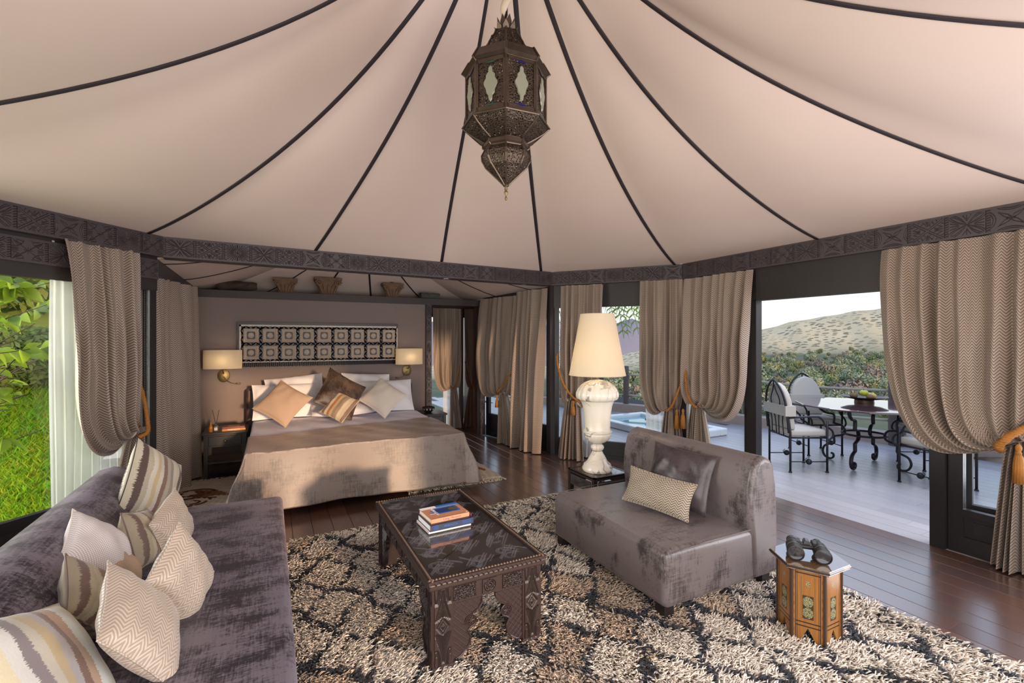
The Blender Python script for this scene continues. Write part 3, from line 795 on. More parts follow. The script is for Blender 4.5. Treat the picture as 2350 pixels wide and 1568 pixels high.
# white sheers
curtain('sheer_curtain', 'white sheer curtain beside the garden window behind the sofa', 'sheer', A3, B3, .066, .90, 1.45, 2.27, nf=9, amp=.014, mat='sheer', full=1.3, seed=23)
curtain('sheer_curtain', 'white sheer curtain below the tied passage curtain beyond the bed', 'sheer', *PB, .035, .50, .80, 2.1, nf=6, amp=.012, mat='sheer', full=1.2, seed=25)
curtain('sheer_curtain', 'white sheer curtain behind the alabaster lamp', 'sheer', C3, D3, .01, .42, .70, 2.26, nf=5, amp=.012, mat='sheer', full=1.2, seed=27, bottom=(.40, .58))
curtain('sheer_curtain', 'white sheer curtain before the hot tub, left of the paired tassels', 'sheer', C3, D3, .035, 1.20, 1.62, 2.26, nf=7, amp=.012, mat='sheer', full=1.2, seed=29, bottom=(1.24, 1.64))
curtain('sheer_curtain', 'white sheer curtain showing right of the paired tassels', 'sheer', D3, E3, .02, .04, .34, 2.26, nf=6, amp=.012, mat='sheer', full=1.2, seed=31)
# tiebacks
p = lambda *q: LW(A3, B3, *q)
rope('tieback_rope', 'ochre rope tieback holding the curtain over the sofa', [p(1.525, .05, 1.20), p(1.522, .0, 1.10), p(1.518, -.04, .97), p(1.505, -.075, .86), p(1.475, -.11, .78), p(1.42, -.08, .745)], None, .014)
p = lambda *q: LW(*PB, *q)
rope('tieback_rope', 'ochre rope tieback on the passage curtain beyond the bed', [p(.80, 0, 1.17), p(.775, -.03, 1.02), p(.73, -.055, .82), p(.69, -.07, .72), p(.66, -.02, .68)], None, .011)
p = lambda *q: LW(*J3, *q)
rope('tieback_rope', 'ochre rope tieback with tassel right of the bed', [p(.985, -.12, 1.17), p(.90, -.20, 1.02), p(.78, -.24, .86), p(.69, -.25, .78), p(.62, -.19, .73)], p(.69, -.265, .70), .012, tl=.15)
p = lambda *q: LW(C3, D3, *q)
rope('tieback_rope', 'ochre rope tieback with tassel behind the alabaster lamp', [p(.09, -.02, 1.36), p(.11, -.10, 1.27), p(.20, -.17, 1.02), p(.33, -.20, .84), p(.43, -.15, .75)], p(.365, -.215, .745), .013, tl=.16)
rope('tieback_rope', 'ochre rope tieback with the left one of the paired tassels', [p(1.715, -.03, 1.26), p(1.70, -.07, 1.18), p(1.64, -.12, .98), p(1.565, -.14, .78), p(1.49, -.10, .69)], p(1.615, -.15, .70), .013, tl=.20)
p = lambda *q: LW(D3, E3, *q)
rope('tieback_rope', 'ochre rope tieback with the right one of the paired tassels', [p(.10, -.03, 1.26), p(.115, -.07, 1.18), p(.18, -.12, .98), p(.26, -.14, .84), p(.33, -.12, .78)], p(.165, -.16, .72), .013, tl=.20)
rope('tieback_rope', 'thick ochre rope tieback on the large curtain at the far right', [p(3.05, .0, 1.10), p(3.0, -.10, 1.02), p(2.92, -.20, .95), p(2.85, -.20, .86), p(2.83, -.10, .82)], p(2.945, -.21, .86), .021, tl=.22)

# ------------------------------------------------------------------ CUSHION MAKER
def cushion_mesh(name, w, h, t, mat, seed=0, n=22, wr=.006, pinch=.10):
    r_ = np.random.default_rng(seed); ph = r_.uniform(0, 6.28, 6)
    V = []; UV = []; F = []
    for side in (1, -1):
        for j in range(n+1):
            for i in range(n+1):
                a = -1+2*i/n; b = -1+2*j/n
                k = 1-pinch*(1-a*a)*abs(b)**3; l = 1-pinch*(1-b*b)*abs(a)**3
                x = a*w/2*l; y = b*h/2*k
                q = max(0, (1-abs(a)**2.4)*(1-abs(b)**2.4))**.55
                z = side*t/2*q
                z += side*wr*q*(math.sin(5*a+3*b+ph[0])*math.sin(4*b+ph[1])+.6*math.sin(11*a*b+ph[2]+6*a))
                V.append((x, y, z)); UV.append((x+w/2, y+h/2))
    m = n+1; B = m*m
    for j in range(n):
        for i in range(n):
            q = (j*m+i, j*m+i+1, (j+1)*m+i+1, (j+1)*m+i); F.append(q); F.append(tuple(B+k for k in q[::-1]))
    ring = [i for i in range(m)]+[j*m+n for j in range(1, m)]+[n*m+i for i in range(n-1, -1, -1)]+[j*m for j in range(n-1, 0, -1)]
    for i in range(len(ring)): 
        a, b = ring[i], ring[(i+1) % len(ring)]; F.append((b, a, B+a, B+b))
    me = mesh_data(name, V, F, mat, [[UV[k] for k in f] for f in F], None, None, True)
    return me, [V[k] for k in ring]
def cushion(name, label, w, h, t, mat, loc, normal, roll=0, seed=0, piping=None, group=None, cat='cushion', up=(0, 0, 1), wr=.006, pinch=.10):
    z = Vector(normal).normalized(); x = Vector(up).cross(z).normalized(); y = z.cross(x)
    R = Matrix((x, y, z)).transposed() @ Matrix.Rotation(math.radians(roll), 3, 'Z')
    root = thing(name, label, cat, loc, 0, group, R.to_euler())
    me, ring = cushion_mesh('cover', w, h, t, M[mat], seed, wr=wr, pinch=pinch)
    place('cover', me, root)
    b = MB(); b.tube(ring, .0032, 5, closed=True); b.build('seam_piping', M[piping or mat], root, True)
    return root

def cush(name, label, w, h, t, mat, loc, rot, seed=0, piping=None, roll=0, cat='cushion', wr=.006, pinch=.08, k=1.09):
    R = Euler(rot).to_matrix() @ Matrix.Rotation(math.radians(roll), 3, 'Z')
    root = thing(name, label, cat, loc, 0, None, R.to_euler())
    me, ring = cushion_mesh('cover', w*k, h*k, t, M[mat], seed, wr=wr, pinch=pinch)
    place('cover', me, root)
    b = MB(); b.tube(ring, .003, 5, closed=True); b.build('seam_piping', M[piping or mat], root, True)
    return root

def extrude_profile(prof, y0, y1, name, mat, parent, bev=.03, seg=4):
    """closed (x,z) outline swept along y with rounded end edges"""
    n = len(prof); v = [(x, y0, z) for x, z in prof]+[(x, y1, z) for x, z in prof]
    f = [tuple(range(n)), tuple(range(n, 2*n))[::-1]]+[(i, n+i, n+(i+1) % n, (i+1) % n) for i in range(n)]
    o = place(name, mesh_data(name, v, f, mat), parent)
    import bmesh
    bm = bmesh.new(); bm.from_mesh(o.data); bmesh.ops.recalc_face_normals(bm, faces=bm.faces); bm.to_mesh(o.data); bm.free()
    smooth(o); bevel(o, bev, seg, 35); w = o.modifiers.new('wn', 'WEIGHTED_NORMAL'); return o
def soft_box(name, dims, mat, parent, bev=.035, seg=5):
    o = MB().box(*dims).build(name, mat, parent); smooth(o); bevel(o, bev, seg); o.modifiers.new('wn', 'WEIGHTED_NORMAL'); return o

# ------------------------------------------------------------------ SOFA
sofa = thing('sofa', 'long grey velvety sofa at the left, under the garden window, heaped with cushions', 'sofa', (0, 0, 0))
soft_box('seat', (-.70, .085, .75, 3.80, .09, .435), M['sofa'], sofa, .04)
pr = [(-.60, .12), (-.60, .43), (-.625, .52), (-.67, .61), (-.73, .685), (-.80, .735), (-.87, .752), (-.94, .735), (-.99, .69), (-1.02, .60), (-1.04, .40), (-1.05, .12)]
extrude_profile(pr, .75, 3.84, 'backrest', M['sofa'], sofa, .04)
for x in (.02, -.92):
    for y in (.9, 2.2, 3.7):
        MB().box(x-.035, x+.035, y-.035, y+.035, 0, .10, None).build('leg', M['wood_black'], sofa)
cush('cushion', 'tall cream ikat striped cushion at the far end of the sofa', .35, .36, .17, 'str1', (-.62, 3.47, .675), (1.380, .622, 1.083), 1, 'inlay_dark', roll=0, k=1.26)
cush('cushion', 'small olive striped cushion below the tall striped one on the sofa', .25, .25, .14, 'str2', (-.545, 2.85, .595), (1.224, .244, 1.389), 2)
cush('cushion', 'beige satin zigzag cushion standing behind the long zigzag one', .26, .26, .13, 'zig', (-.44, 2.93, .595), (1.143, 1.2, .88), 3, roll=0)
cush('cushion', 'long beige zigzag cushion nearest the front edge of the sofa', .32, .245, .13, 'zig', (-.315, 2.345, .58), (1.30, 1.02, .93), 4)
cush('cushion', 'white basket-weave cushion leaning on the sofa back', .29, .28, .15, 'basket', (-.665, 2.66, .62), (.688, .802, .628), 5, 'linen_pale', k=1.12)
cush('cushion', 'small olive and brown striped cushion between the white and zigzag ones', .25, .25, .13, 'str2', (-.60, 2.30, .58), (.812, .902, .987), 6)
cush('cushion', 'square beige zigzag cushion in the left foreground of the sofa', .33, .33, .14, 'zig', (-.39, 2.02, .575), (.524, .939, .599), 7)
cush('cushion', 'large pale ikat striped cushion in the bottom left corner', .40, .40, .17, 'str3', (-.60, 1.86, .565), (.872, .376, 1.236), 8, k=1.12)
cush('cushion', 'brown round-edged cushion half hidden behind the white one', .22, .22, .12, 'linen', (-.60, 2.66, .53), (.9, .6, 1.0), 9)

# ------------------------------------------------------------------ SLIPPER CHAIR
ch = thing('armless_chair', 'wide armless grey velvet chair on the shaggy rug', 'chair', (0, 0, 0))
YC0, YC1 = 1.885, 3.03
o = soft_box('seat', (1.895, 2.68, YC0+.004, YC1-.004, .085, .405), M['chairf'], ch, .045, 6)
pr = [(2.60, .10), (2.585, .36), (2.565, .52), (2.575, .66), (2.60, .76), (2.64, .815), (2.70, .835), (2.755, .82), (2.79, .775), (2.815, .66), (2.83, .45), (2.838, .25), (2.84, .10)]
extrude_profile(pr, YC0-.01, YC1+.01, 'backrest', M['chairf'], ch, .035, 5)
for yy in (YC0+.004, YC1-.004):
    s_ = 1 if yy > 2.4 else -1
    b = MB(); b.tube([(1.94, yy+s_*.001, .395), (2.2, yy+s_*.002, .405), (2.58, yy+s_*.002, .405)], .0035, 5); b.build('seam_piping', M['chairf'], ch, True)
for x in (1.95, 2.77):
    for y in (YC0+.07, YC1-.07):
        MB().box(x-.035, x+.035, y-.035, y+.035, 0, .09).build('leg', M['wood_black'], ch)
cush('cushion', 'plum velvet cushion leaning on the back of the grey chair', .40, .355, .15, 'plum', (2.455, 2.33, .625), (1.25, .081, -1.25), 12, wr=.012, k=1.1)
cush('cushion', 'long brown and cream chevron cushion on the grey chair', .465, .225, .11, 'zig2', (2.30, 2.365, .535), (1.15, .05, -1.31), 13, k=1.06)

# ------------------------------------------------------------------ BED
BX0, BX1, BY0, BY1, BZ = -.165, 1.79, 4.64, 6.86, .575
bed = thing('bed', 'wide bed with white sheets and a brown velvety bedspread', 'bed', (0, 0, 0))
MB().box(BX0+.06, BX1-.06, BY0+.08, BY1, .07, .28).build('bed_base', M['headb'], bed)
for x in (BX0+.15, BX1-.15):
    for y in (BY0+.2, BY1-.15): MB().box(x-.04, x+.04, y-.04, y+.04, 0, .08).build('leg', M['wood_black'], bed)
soft_box('mattress', (BX0+.02, BX1-.02, BY0+.03, BY1-.02, .27, .56), M['sheet'], bed, .05)
o = soft_box('headboard', (-.265, 1.87, 6.86, 6.99, .0, .925), M['headb'], bed, .035)
def spread(name, x0, x1, y0, y1, z, hemx0, hemx1, hemy0, top_only_far, mat, zl=.05, fl=.10, seed=1, r=.07, slant=0):
    """cloth lying on the bed: draped over both long sides and (when hemy0) the foot"""
    r_ = random.Random(seed); NX, NY = 120, 110
    lx = z-zl; Lx = x1-x0+2*lx; Ly0 = (y1-y0)+(lx if hemy0 else 0)
    V = []; UV = []
    for j in range(NY+1):
        for i in range(NX+1):
            a = -lx+Lx*i/NX            # distance across, 0 at left edge of the top
            Ly = Ly0+slant*(a/(x1-x0))
            c = Ly*j/NY                # 0 at the head end
            yy = y1+slant*(a/(x1-x0))-c
            over_y = max(0, (y0-yy)) if hemy0 else 0
            ox = max(0, -a, a-(x1-x0)); sx = -1 if a < 0 else 1
            x = x0+min(max(a, 0), x1-x0); zz = z
            ex = ey = 0
            if ox > 0:
                d = ox; zz -= max(0, d-r*.4) if d > r*.4 else d*d/(r*.8)*.5
                w = .5+.5*math.sin(7.3*yy+1.3*math.sin(3*yy)); ex = sx*(.012+fl*(d/lx)**1.4*(.45+.75*w))
            if over_y > 0:
                d = over_y; zz -= max(0, d-r*.4) if d > r*.4 else d*d/(r*.8)*.5
                w = .5+.5*math.sin(5.1*x+1.1*math.sin(2.2*x)+.5); ey = -(.012+.6*fl*(d/lx)**1.5*(.3+.8*w))
            zz = z-max(z-zz, 0) if not (ox > 0 and over_y > 0) else z-max(ox, over_y)*.98
            if ox > 0 and over_y > 0:      # corner folds hang as a cone
                q = min(ox, over_y)/lx; ex += sx*.07*q; ey -= .05*q
            zz += .006*math.sin(4*x+3*yy)*math.sin(2.5*yy-x)+.003*math.sin(17*x*yy*.2+9*yy)
            V.append((x+ex, max(yy, y0)+ey if over_y > 0 else yy, max(zz, .02))); UV.append((a, c))
    F = []
    w = NX+1
    for j in range(NY):
        for i in range(NX): F.append((j*w+i, j*w+i+1, (j+1)*w+i+1, (j+1)*w+i)[::-1])
    me = mesh_data(name, V, F, M[mat], [[UV[k] for k in f] for f in F], None, None, True)
    o = place(name, me, bed); o.modifiers.new('thick', 'SOLIDIFY').thickness = .008; return o
spread('fitted_sheet', BX0, BX1, BY0+.1, 6.80, .568, 0, 0, 0, 0, 'sheet', zl=.25, fl=.02, seed=2)
spread('bedspread', BX0-.01, BX1+.01, BY0, 5.38, BZ+.008, 1, 1, 1, 0, 'blanket', zl=.055, fl=.13, seed=3, slant=.40)
def pillow(label, loc, rot, w=.70, h=.44, t=.19, seed=0):
    root = thing('bed_pillow', label, 'pillow', loc, 0, None, rot)
    me, ring = cushion_mesh('pillowcase', w, h, t, M['white'], seed, wr=.012, pinch=.04); place('pillowcase', me, root)
    me2, ring2 = cushion_mesh('x', w+.035, h+.035, .001, M['white'], seed, n=6, pinch=.0)
    return root
pillow('white pillow lying flat against the headboard, left half of the bed, lower one', (.20, 6.58, .785), (math.radians(62), 0, .05), .78, .46, seed=21)
pillow('white pillow propped high on the headboard behind the beige cushion', (.30, 6.76, .90), (math.radians(58), -.10, -.02), .70, .40, .15, seed=22)
pillow('white pillow at the right end of the headboard, lower one', (1.40, 6.58, .785), (math.radians(62), 0, -.05), .78, .46, seed=23)
pillow('white pillow propped high behind the pale linen cushion', (1.20, 6.76, .905), (math.radians(58), .06, .03), .66, .40, .15, seed=24)
pillow('white pillow lying low behind the small striped cushion', (.82, 6.40, .69), (math.radians(20), 0, .02), .74, .40, .15, seed=25)
cush('cushion', 'beige linen cushion standing on its corner, left end of the bed', .44, .44, .15, 'linen', (.14, 6.0, .828), (.85, .472, -.60), 31, k=1.02)
cush('cushion', 'chocolate brown plush cushion, the tallest on the bed', .50, .50, .17, 'choc', (.775, 6.12, .885), (1.074, .552, .063), 32, wr=.010, k=1.02)
cush('cushion', 'small brown and orange striped cushion in the middle of the bed', .33, .33, .12, 'str4', (.74, 5.93, .758), (.85, .355, -.74), 33, k=1.02)
cush('cushion', 'pale linen cushion standing on its corner, right end of the bed', .42, .42, .15, 'linen_pale', (1.295, 6.17, .812), (.85, .559, -.65), 34, k=1.02)

# ------------------------------------------------------------------ BEDSIDE TABLES
def nightstand(label, x0, x1, y0, y1, h):
    r = thing('bedside_table', label, 'bedside table', ((x0+x1)/2, (y0+y1)/2, 0)); w = (x1-x0)/2; d = (y1-y0)/2
    bevel(MB().box(-w-.015, w+.015, -d-.015, d+.01, h-.025, h).build('top', M['night'], r), .004, 2)
    for sx in (-1, 1):
        for sy in (-1, 1):
            MB().box(sx*w-.04*(sx > 0), sx*w+.04*(sx < 0), sy*d-.04*(sy > 0), sy*d+.04*(sy < 0), 0, h-.025).build('leg', M['night'], r)
    MB().box(-w+.005, w-.005, -d+.012, d, h-.165, h-.025).build('body', M['night'], r)
    dr = bevel(MB().box(-w+.045, w-.045, -d+.0, -d+.02, h-.15, h-.045).build('drawer', M['night'], r), .004, 2)
    b = MB(); b.T = Matrix.Translation((0, -d-.002, h-.097)) @ Matrix.Rotation(PI/2, 4, 'X'); b.lathe([(.005, 0), (.006, .010), (.014, .016), (.013, .024), (.004, .028)], 14)
    b.build('knob', M['brass'], dr, True)
    MB().box(-w+.01, w-.01, -d+.01, d-.005, .17, .19).build('shelf', M['night'], r)
    MB().box(-w+.03, w-.03, -d+.02, d-.02, .0, .012).build('floor_board', M['night'], r)
    return r
nightstand('dark wooden bedside table left of the bed holding diffuser and books', -.645, -.235, 6.18, 6.62, .52)
nightstand('dark wooden bedside table right of the bed with a brass drawer knob', 1.835, 2.20, 6.32, 6.74, .525)
# reed diffuser
df = thing('reed_diffuser', 'amber reed diffuser bottle on the left bedside table', 'diffuser', (-.535, 6.27, .52))
b = MB(); b.lathe([(.026, 0), (.026, .055), (.022, .066), (.010, .070), (.010, .088)], 16); b.build('bottle', M['cglass'], df, True, 50)
b = MB(); b.lathe([(.022, .004), (.022, .045)], 16); b.build('oil', M['amber'], df, True, 50)
b = MB(); b.box(-.016, .016, -.0275, -.0265, .014, .044); b.build('paper_label', M['paper'], df)
for dx, dy in ((-.035, .01), (.030, -.008)):
    b = MB(); b.tube([(-dx*.2, 0, .02), (dx, dy, .24)], .0028, 6); b.build('reed', M['blackstick'], df)
bt = thing('oil_bottle', 'small amber oil bottle standing beside the reed diffuser', 'bottle', (-.583, 6.25, .52))
b = MB(); b.lathe([(.019, 0), (.020, .04), (.016, .065), (.007, .08), (.007, .10), (.010, .101), (.010, .112), (.002, .113)], 16); b.build('bottle', M['amber'], bt, True, 50)
# nightstand books
bk = thing('book', 'red book lying on top of the yellow-spined one on the left bedside table', 'book', (-.365, 6.32, .5425), .02)
MB().box(-.11, .11, -.075, .075, 0, .020).build('cover', M['redbook'], bk); MB().box(-.06, .06, -.04, .03, .0202, .0206).build('printed_patch', M['orange'], bk)
bk = thing('book', 'yellow-spined book with white lettering under the red one, left bedside table', 'book', (-.362, 6.31, .52), .04)
MB().box(-.115, .115, -.08, .08, 0, .022).build('cover', M['orange'], bk); MB().box(-.112, .112, -.078, .081, .003, .019).build('pages', M['paper'], bk)
txt('lettering', 'MOROCCO', .019, M['whitep'], bk, (0, -.0806, .011), (PI/2, 0, 0), sx=1.25)
# bowl
bw = thing('bowl', 'dark bowl inlaid with bone petals on the right bedside table', 'bowl', (2.00, 6.50, .525))
b = MB(); b.lathe([(.030, 0), (.045, .006), (.075, .035), (.088, .065), (.084, .078), (.078, .079), (.072, .060), (.04, .018), (.001, .014)], 28, cap=False); b.build('body', M['inlay_dark'], bw, True)
for i in range(12):
    a = 2*PI*i/12; b = MB(); b.T = Matrix.Rotation(a, 4, 'Z'); b.add([(.0895, -.010, .058), (.0895, .010, .058), (.0868, .008, .046), (.079, 0, .032), (.0868, -.008, .046)], [(0, 1, 2, 3, 4)])
    b.build('inlay_petal', M['bone'], bw)

# ------------------------------------------------------------------ CARVED PANEL OVER THE BED
PX0, PX1, PZ0, PZ1, PY = -.35, 1.70, 1.175, 1.755, 7.10
pn = thing('wall_panel', 'long inlaid bone and black panel of carved rosette squares above the bed', 'wall art', ((PX0+PX1)/2, PY, (PZ0+PZ1)/2))
hw, hh = (PX1-PX0)/2, (PZ1-PZ0)/2
MB().box(-hw, hw, -.045, 0, -hh+.02, hh).build('backing_board', M['wood_black'], pn)
MB().box(-hw-.004, hw+.004, -.052, 0, hh-.006, hh+.028).build('top_moulding', M['wood_black'], pn)
MB().box(-hw-.018, -hw, -.05, 0, -hh+.02, hh+.028).build('side_moulding', M['wood_black'], pn)
for s_, nm in ((1, 'bone_edge'), (-1, 'bone_edge')):
    MB().box(-hw+.004, hw-.004, -.05, -.044, hh-.030 if s_ > 0 else -hh+.078, hh-.008 if s_ > 0 else -hh+.088).build(nm, M['bone'], pn)
MB().box(-hw+.004, -hw+.024, -.05, -.044, -hh+.08, hh-.01).build('bone_edge', M['bone'], pn); MB().box(hw-.020, hw-.004, -.05, -.044, -hh+.08, hh-.01).build('bone_edge', M['bone'], pn)
gx0, gx1, gz0, gz1 = -hw+.026, hw-.022, -hh+.092, hh-.034
cw, chh = (gx1-gx0)/9, (gz1-gz0)/2; q = min(cw, chh)*.5-.028
# coffer mesh
b = MB(); yy = [-.060, -.066, -.054, -.0465]; ss = [q+.004, q-.008, q-.028, q-.046]
def sqr(h, y): return [(-h, y, -h), (h, y, -h), (h, y, h), (-h, y, h)]
vs_ = []
for h_, y_ in [(q+.004, -.045)]+list(zip(ss, yy)): vs_ += sqr(h_, y_)
b.add(vs_, [(4*k+i, 4*k+(i+1) % 4, 4*k+4+(i+1) % 4, 4*k+4+i) for k in range(4) for i in range(4)]+[(16, 17, 18, 19)])
COF = mesh_data('coffer', b.v, b.f, M['bone_warm'])
b = MB(); n = 24
for k in range(12):       # rosette petals
    a = 2*PI*k/12; c, s = math.cos(a), math.sin(a); t1, t2 = a-.24, a+.24
    r2 = q*.50
    b.add([(0, -.052, 0), (r2*.7*math.cos(t1), -.058, r2*.7*math.sin(t1)), (r2*c, -.057, r2*s), (r2*.7*math.cos(t2), -.058, r2*.7*math.sin(t2)), (r2*.6*c, -.063, r2*.6*s)],
          [(0, 1, 4), (1, 2, 4), (2, 3, 4), (3, 0, 4)])
ROS = mesh_data('rosette', b.v, b.f, M['bone'])
b = MB(); b.T = Matrix.Rotation(PI/2, 4, 'X'); b.lathe([(q*.44, .045), (q*.72, .045), (q*.72, .0515), (q*.44, .0515)], 12, rf=lambda a, z: 1+.06*math.cos(12*a)); 
for k in range(4):
    a = k*PI/2; 
    b.T = Matrix.Rotation(PI/2, 4, 'X') @ Matrix.Rotation(a, 4, 'Z'); b.add([(q*.78, 0, .0535), (q*.90, .012, .0535), (q*.90, -.012, .0535)], [(0, 1, 2), (2, 1, 0)])
RING = mesh_data('black_ring', b.v, b.f, M['inlay_dark'])
for i in range(9):
    for j in range(2):
        c_ = place('coffer', COF, pn, (gx0+cw*(i+.5), 0, gz0+chh*(j+.5)))
        place('rosette', ROS, c_); place('black_ring', RING, c_)
# scrolling vine strips: bone leaves on black between the squares, and the beaded foot
b = MB()
def leaf_strip(p0, p1, w, n):
    d = Vector((p1[0]-p0[0], 0, p1[1]-p0[1])); L = d.length; d.normalize(); nrm = Vector((-d.z, 0, d.x))
    for i in range(n):
        c = Vector((p0[0], -.0505, p0[1]))+d*(L*(i+.5)/n); s = 1 if i % 2 else -1; u = L/n*.60
        b.add([tuple(c-d*u+nrm*w*.50*s), tuple(c-d*u*.3-nrm*w*.10*s), tuple(c+d*u-nrm*w*.48*s), tuple(c+d*u*.3+nrm*w*.10*s)], [(0, 1, 2, 3), (3, 2, 1, 0)])
        c2 = c+nrm*w*.22*-s-d*u*.5
        b.add([tuple(c2+d*.008), tuple(c2+nrm*.009), tuple(c2-d*.008), tuple(c2-nrm*.009)], [(0, 1, 2, 3), (3, 2, 1, 0)])
sw = .05
for j in range(3): leaf_strip((gx0, gz0+chh*j+(sw*.3 if j == 0 else (-sw*.3 if j == 2 else 0))), (gx1, gz0+chh*j+(sw*.3 if j == 0 else (-sw*.3 if j == 2 else 0))), sw, 36)
for i in range(10): leaf_strip((gx0+cw*i+(sw*.25 if i == 0 else (-sw*.25 if i == 9 else 0)), gz0), (gx0+cw*i+(sw*.25 if i == 0 else (-sw*.25 if i == 9 else 0)), gz1), sw, 8)
for k in range(3): leaf_strip((-hw+.01, -hh+.066-.018*k), (hw-.01, -hh+.066-.018*k), .022, 90)
o = b.build('vine_inlay', M['bone'], pn); o['kind'] = 'stuff'

# ------------------------------------------------------------------ WALL SCONCES
t = NT('sconce_bulb'); M['sbulb'] = t.end(t.n('Emission', {0: (1, .82, .6, 1), 1: 26}))
def sconce(label, x, w, flip):
    r = thing('wall_sconce', label, 'wall lamp', (x, 7.10, 1.09))
    b = MB(); b.T = Matrix.Rotation(PI/2, 4, 'X') @ Matrix.Diagonal((.068, .085, 1, 1)); b.lathe([(1, 0), (1, .016), (.9, .022), (.05, .024)], 32); b.build('backplate', M['brass'], r, True, 40)
    b = MB(); b.tube([(0, -.02, .03), (0, -.09, .035), (0, -.15, .06), (0, -.15, .14)], .008, 10); b.lathe([(.016, .09), (.018, .10), (.018, .16), (.010, .17)], 14, off=(0, -.15)); b.build('arm', M['brass'], r, True)
    b = MB(); b.tube(bez((0, -.03, -.01), (flip*.03, -.07, -.06), (flip*.09, -.10, -.10), (flip*.14, -.11, -.098)), .004, 8); b.build('reading_arm', M['brass'], r, True)
    b = MB(); b.T = Matrix.Translation((flip*.14, -.11, -.098)) @ Matrix.Rotation(flip*PI/2, 4, 'Y'); b.lathe([(.006, 0), (.010, .01), (.011, .05), (.008, .052)], 12); b.build('reading_lamp', M['brass'], r, True)
    b = MB(); h = .235; z0 = .095
    b.T = Matrix.Translation((0, -.15, 0)) @ Matrix.Diagonal((w/2, .085, 1, 1))
    b.lathe([(1, z0), (1, z0+h)], 48, cap=False); b.lathe([(.985, z0+h), (.985, z0)], 48, cap=False)
    b.build('shade', M['shade'], r, True)
    b = MB(); b.sphere((0, -.15, .205), .026, 12, 8); b.build('bulb', M['sbulb'], r, True)
    return r
sconce('brass wall sconce with cream drum shade left of the bed', -.52, .425, 1)
sconce('brass wall sconce with cream drum shade right of the bed', 1.845, .405, -1)

# ------------------------------------------------------------------ CARVED STONES ON THE SHELF OVER THE BED
def capital(label, x, w, h, d, mat, base=.62, y=7.19):
    r = thing('carved_capital', label, 'carved stone', (x, y, 2.186))
    b = MB(); st = [(base, 0), (base*1.02, .12), (base*.98, .16), (.72, .45), (.92, .74), (1.0, .80), (1.0, .86)]
    def fn(u, v):
        k = v*(len(st)-1); i = min(len(st)-2, int(k)); f = k-i; s = st[i][0]*(1-f)+st[i+1][0]*f; z = (st[i][1]*(1-f)+st[i+1][1]*f)*h
        a = 2*PI*u; c, sn = math.cos(a), math.sin(a); e_ = 4
        rr = 1/((abs(c)**e_+abs(sn)**e_)**(1/e_)); fl_ = 1-.05*(abs(math.sin(8*a)))*(1 if v < .75 else 0)
        return (w/2*s*c*rr*fl_, d/2*s*sn*rr*fl_, z)
    b.grid(fn, 64, 14, cu=True); b.add([fn(i/32, 1) for i in range(32)], [tuple(range(32))]); b.build('bell', M[mat], r, True, 50)
    bevel(MB().box(-w*.5, w*.5, -d*.5, d*.5, h*.85, h).build('abacus', M[mat], r), .008, 2)
    for sx in (-1, 1):
        pts = []
        for k in range(26):
            a = k*.42; rr = h*.20*(1-k/30); pts.append((sx*(w*.34)+sx*rr*math.cos(a), -d*.5-.004, h*.66+rr*math.sin(a)))
        b = MB(); b.tube(pts, h*.045, 6); b.build('volute', M[mat], r, True)
    for k in range(-2, 3):
        b = MB(); x1 = k*w*.13
        b.tube([(k*w*.09, -d*.30, h*.04), (x1, -d*.36, h*.30), (x1*1.25, -d*.46, h*.52), (x1*1.7, -d*.54, h*.60)], [h*.05, h*.055, h*.045, h*.02], 6); b.build('acanthus_leaf', M[mat], r, True)
    return r
SY = 7.19
def xat(px): 
    a = (px-1175)/1088; S_, C_2 = math.sin(math.radians(27.1)), math.cos(math.radians(27.1)); return SY*(S_+a*C_2)/(C_2-a*S_)
capital('brown carved stone capital with corner scrolls, smaller one left of the biggest', xat(655), .30, .20, .19, 'capital')
capital('biggest carved stone capital, in the middle of the shelf over the bed', xat(752), .365, .238, .22, 'capital')
capital('carved stone capital with a small peg on top, right of the biggest', xat(900), .31, .21, .19, 'capital')
b = MB(); b.box(-.016, .016, -.02, .02, .208, .235); o = b.build('peg', M['capital'], bpy.data.objects['carved_capital.002'])
rb = thing('carved_fragment', 'long dark carved stone fragment at the left end of the shelf', 'carved stone', (xat(545), SY, 2.186))
b = MB()
def fr(u, v):
    a = 2*PI*u; x = (v-.5)*.46; k = (1-abs(2*v-1)**4)**.4; rr = .078*(.55+.45*k)*(1+.08*math.sin(3*a+9*v)+.06*math.sin(14*v))
    return (x, rr*1.1*math.cos(a), .072+.9*rr*math.sin(a)*(1-.2*v))
b.grid(lambda u, v: fr(u, .01+.98*v), 24, 26, cu=True); b.add([fr(i/24, .01) for i in range(24)], [tuple(range(24))[::-1]]); b.add([fr(i/24, .99) for i in range(24)], [tuple(range(24))])
b.build('body', M['capital_dark'], rb, True)
for x in (-.08, .09):
    pts = [(x+.035*(1-k/26)*math.cos(k*.45), -.085, .075+.035*(1-k/26)*math.sin(k*.45)) for k in range(24)]
    b = MB(); b.tube(pts, .008, 6); b.build('scroll', M['capital_dark'], rb, True)
gs = thing('stone_fragment', 'low grey-green stone fragment at the right end of the shelf', 'carved stone', (xat(985), SY-.01, 2.186))
b = MB(); b.grid(lambda u, v: ((v-.5)*.30, .075*(1+.06*math.sin(17*v+5*u))*(abs(math.cos(2*PI*u))**.5)*(1 if math.cos(2*PI*u) > 0 else -1), .045+.045*(abs(math.sin(2*PI*u))**.5)*(1 if math.sin(2*PI*u) > 0 else -1)*(1+.06*math.sin(23*v))), 24, 16, cu=True)
b.build('body', M['capital_grey'], gs, True); 
for v in (0, 1): pass
bevel(MB().box(-.148, .148, -.07, .07, .005, .085).build('core', M['capital_grey'], gs), .012, 2)

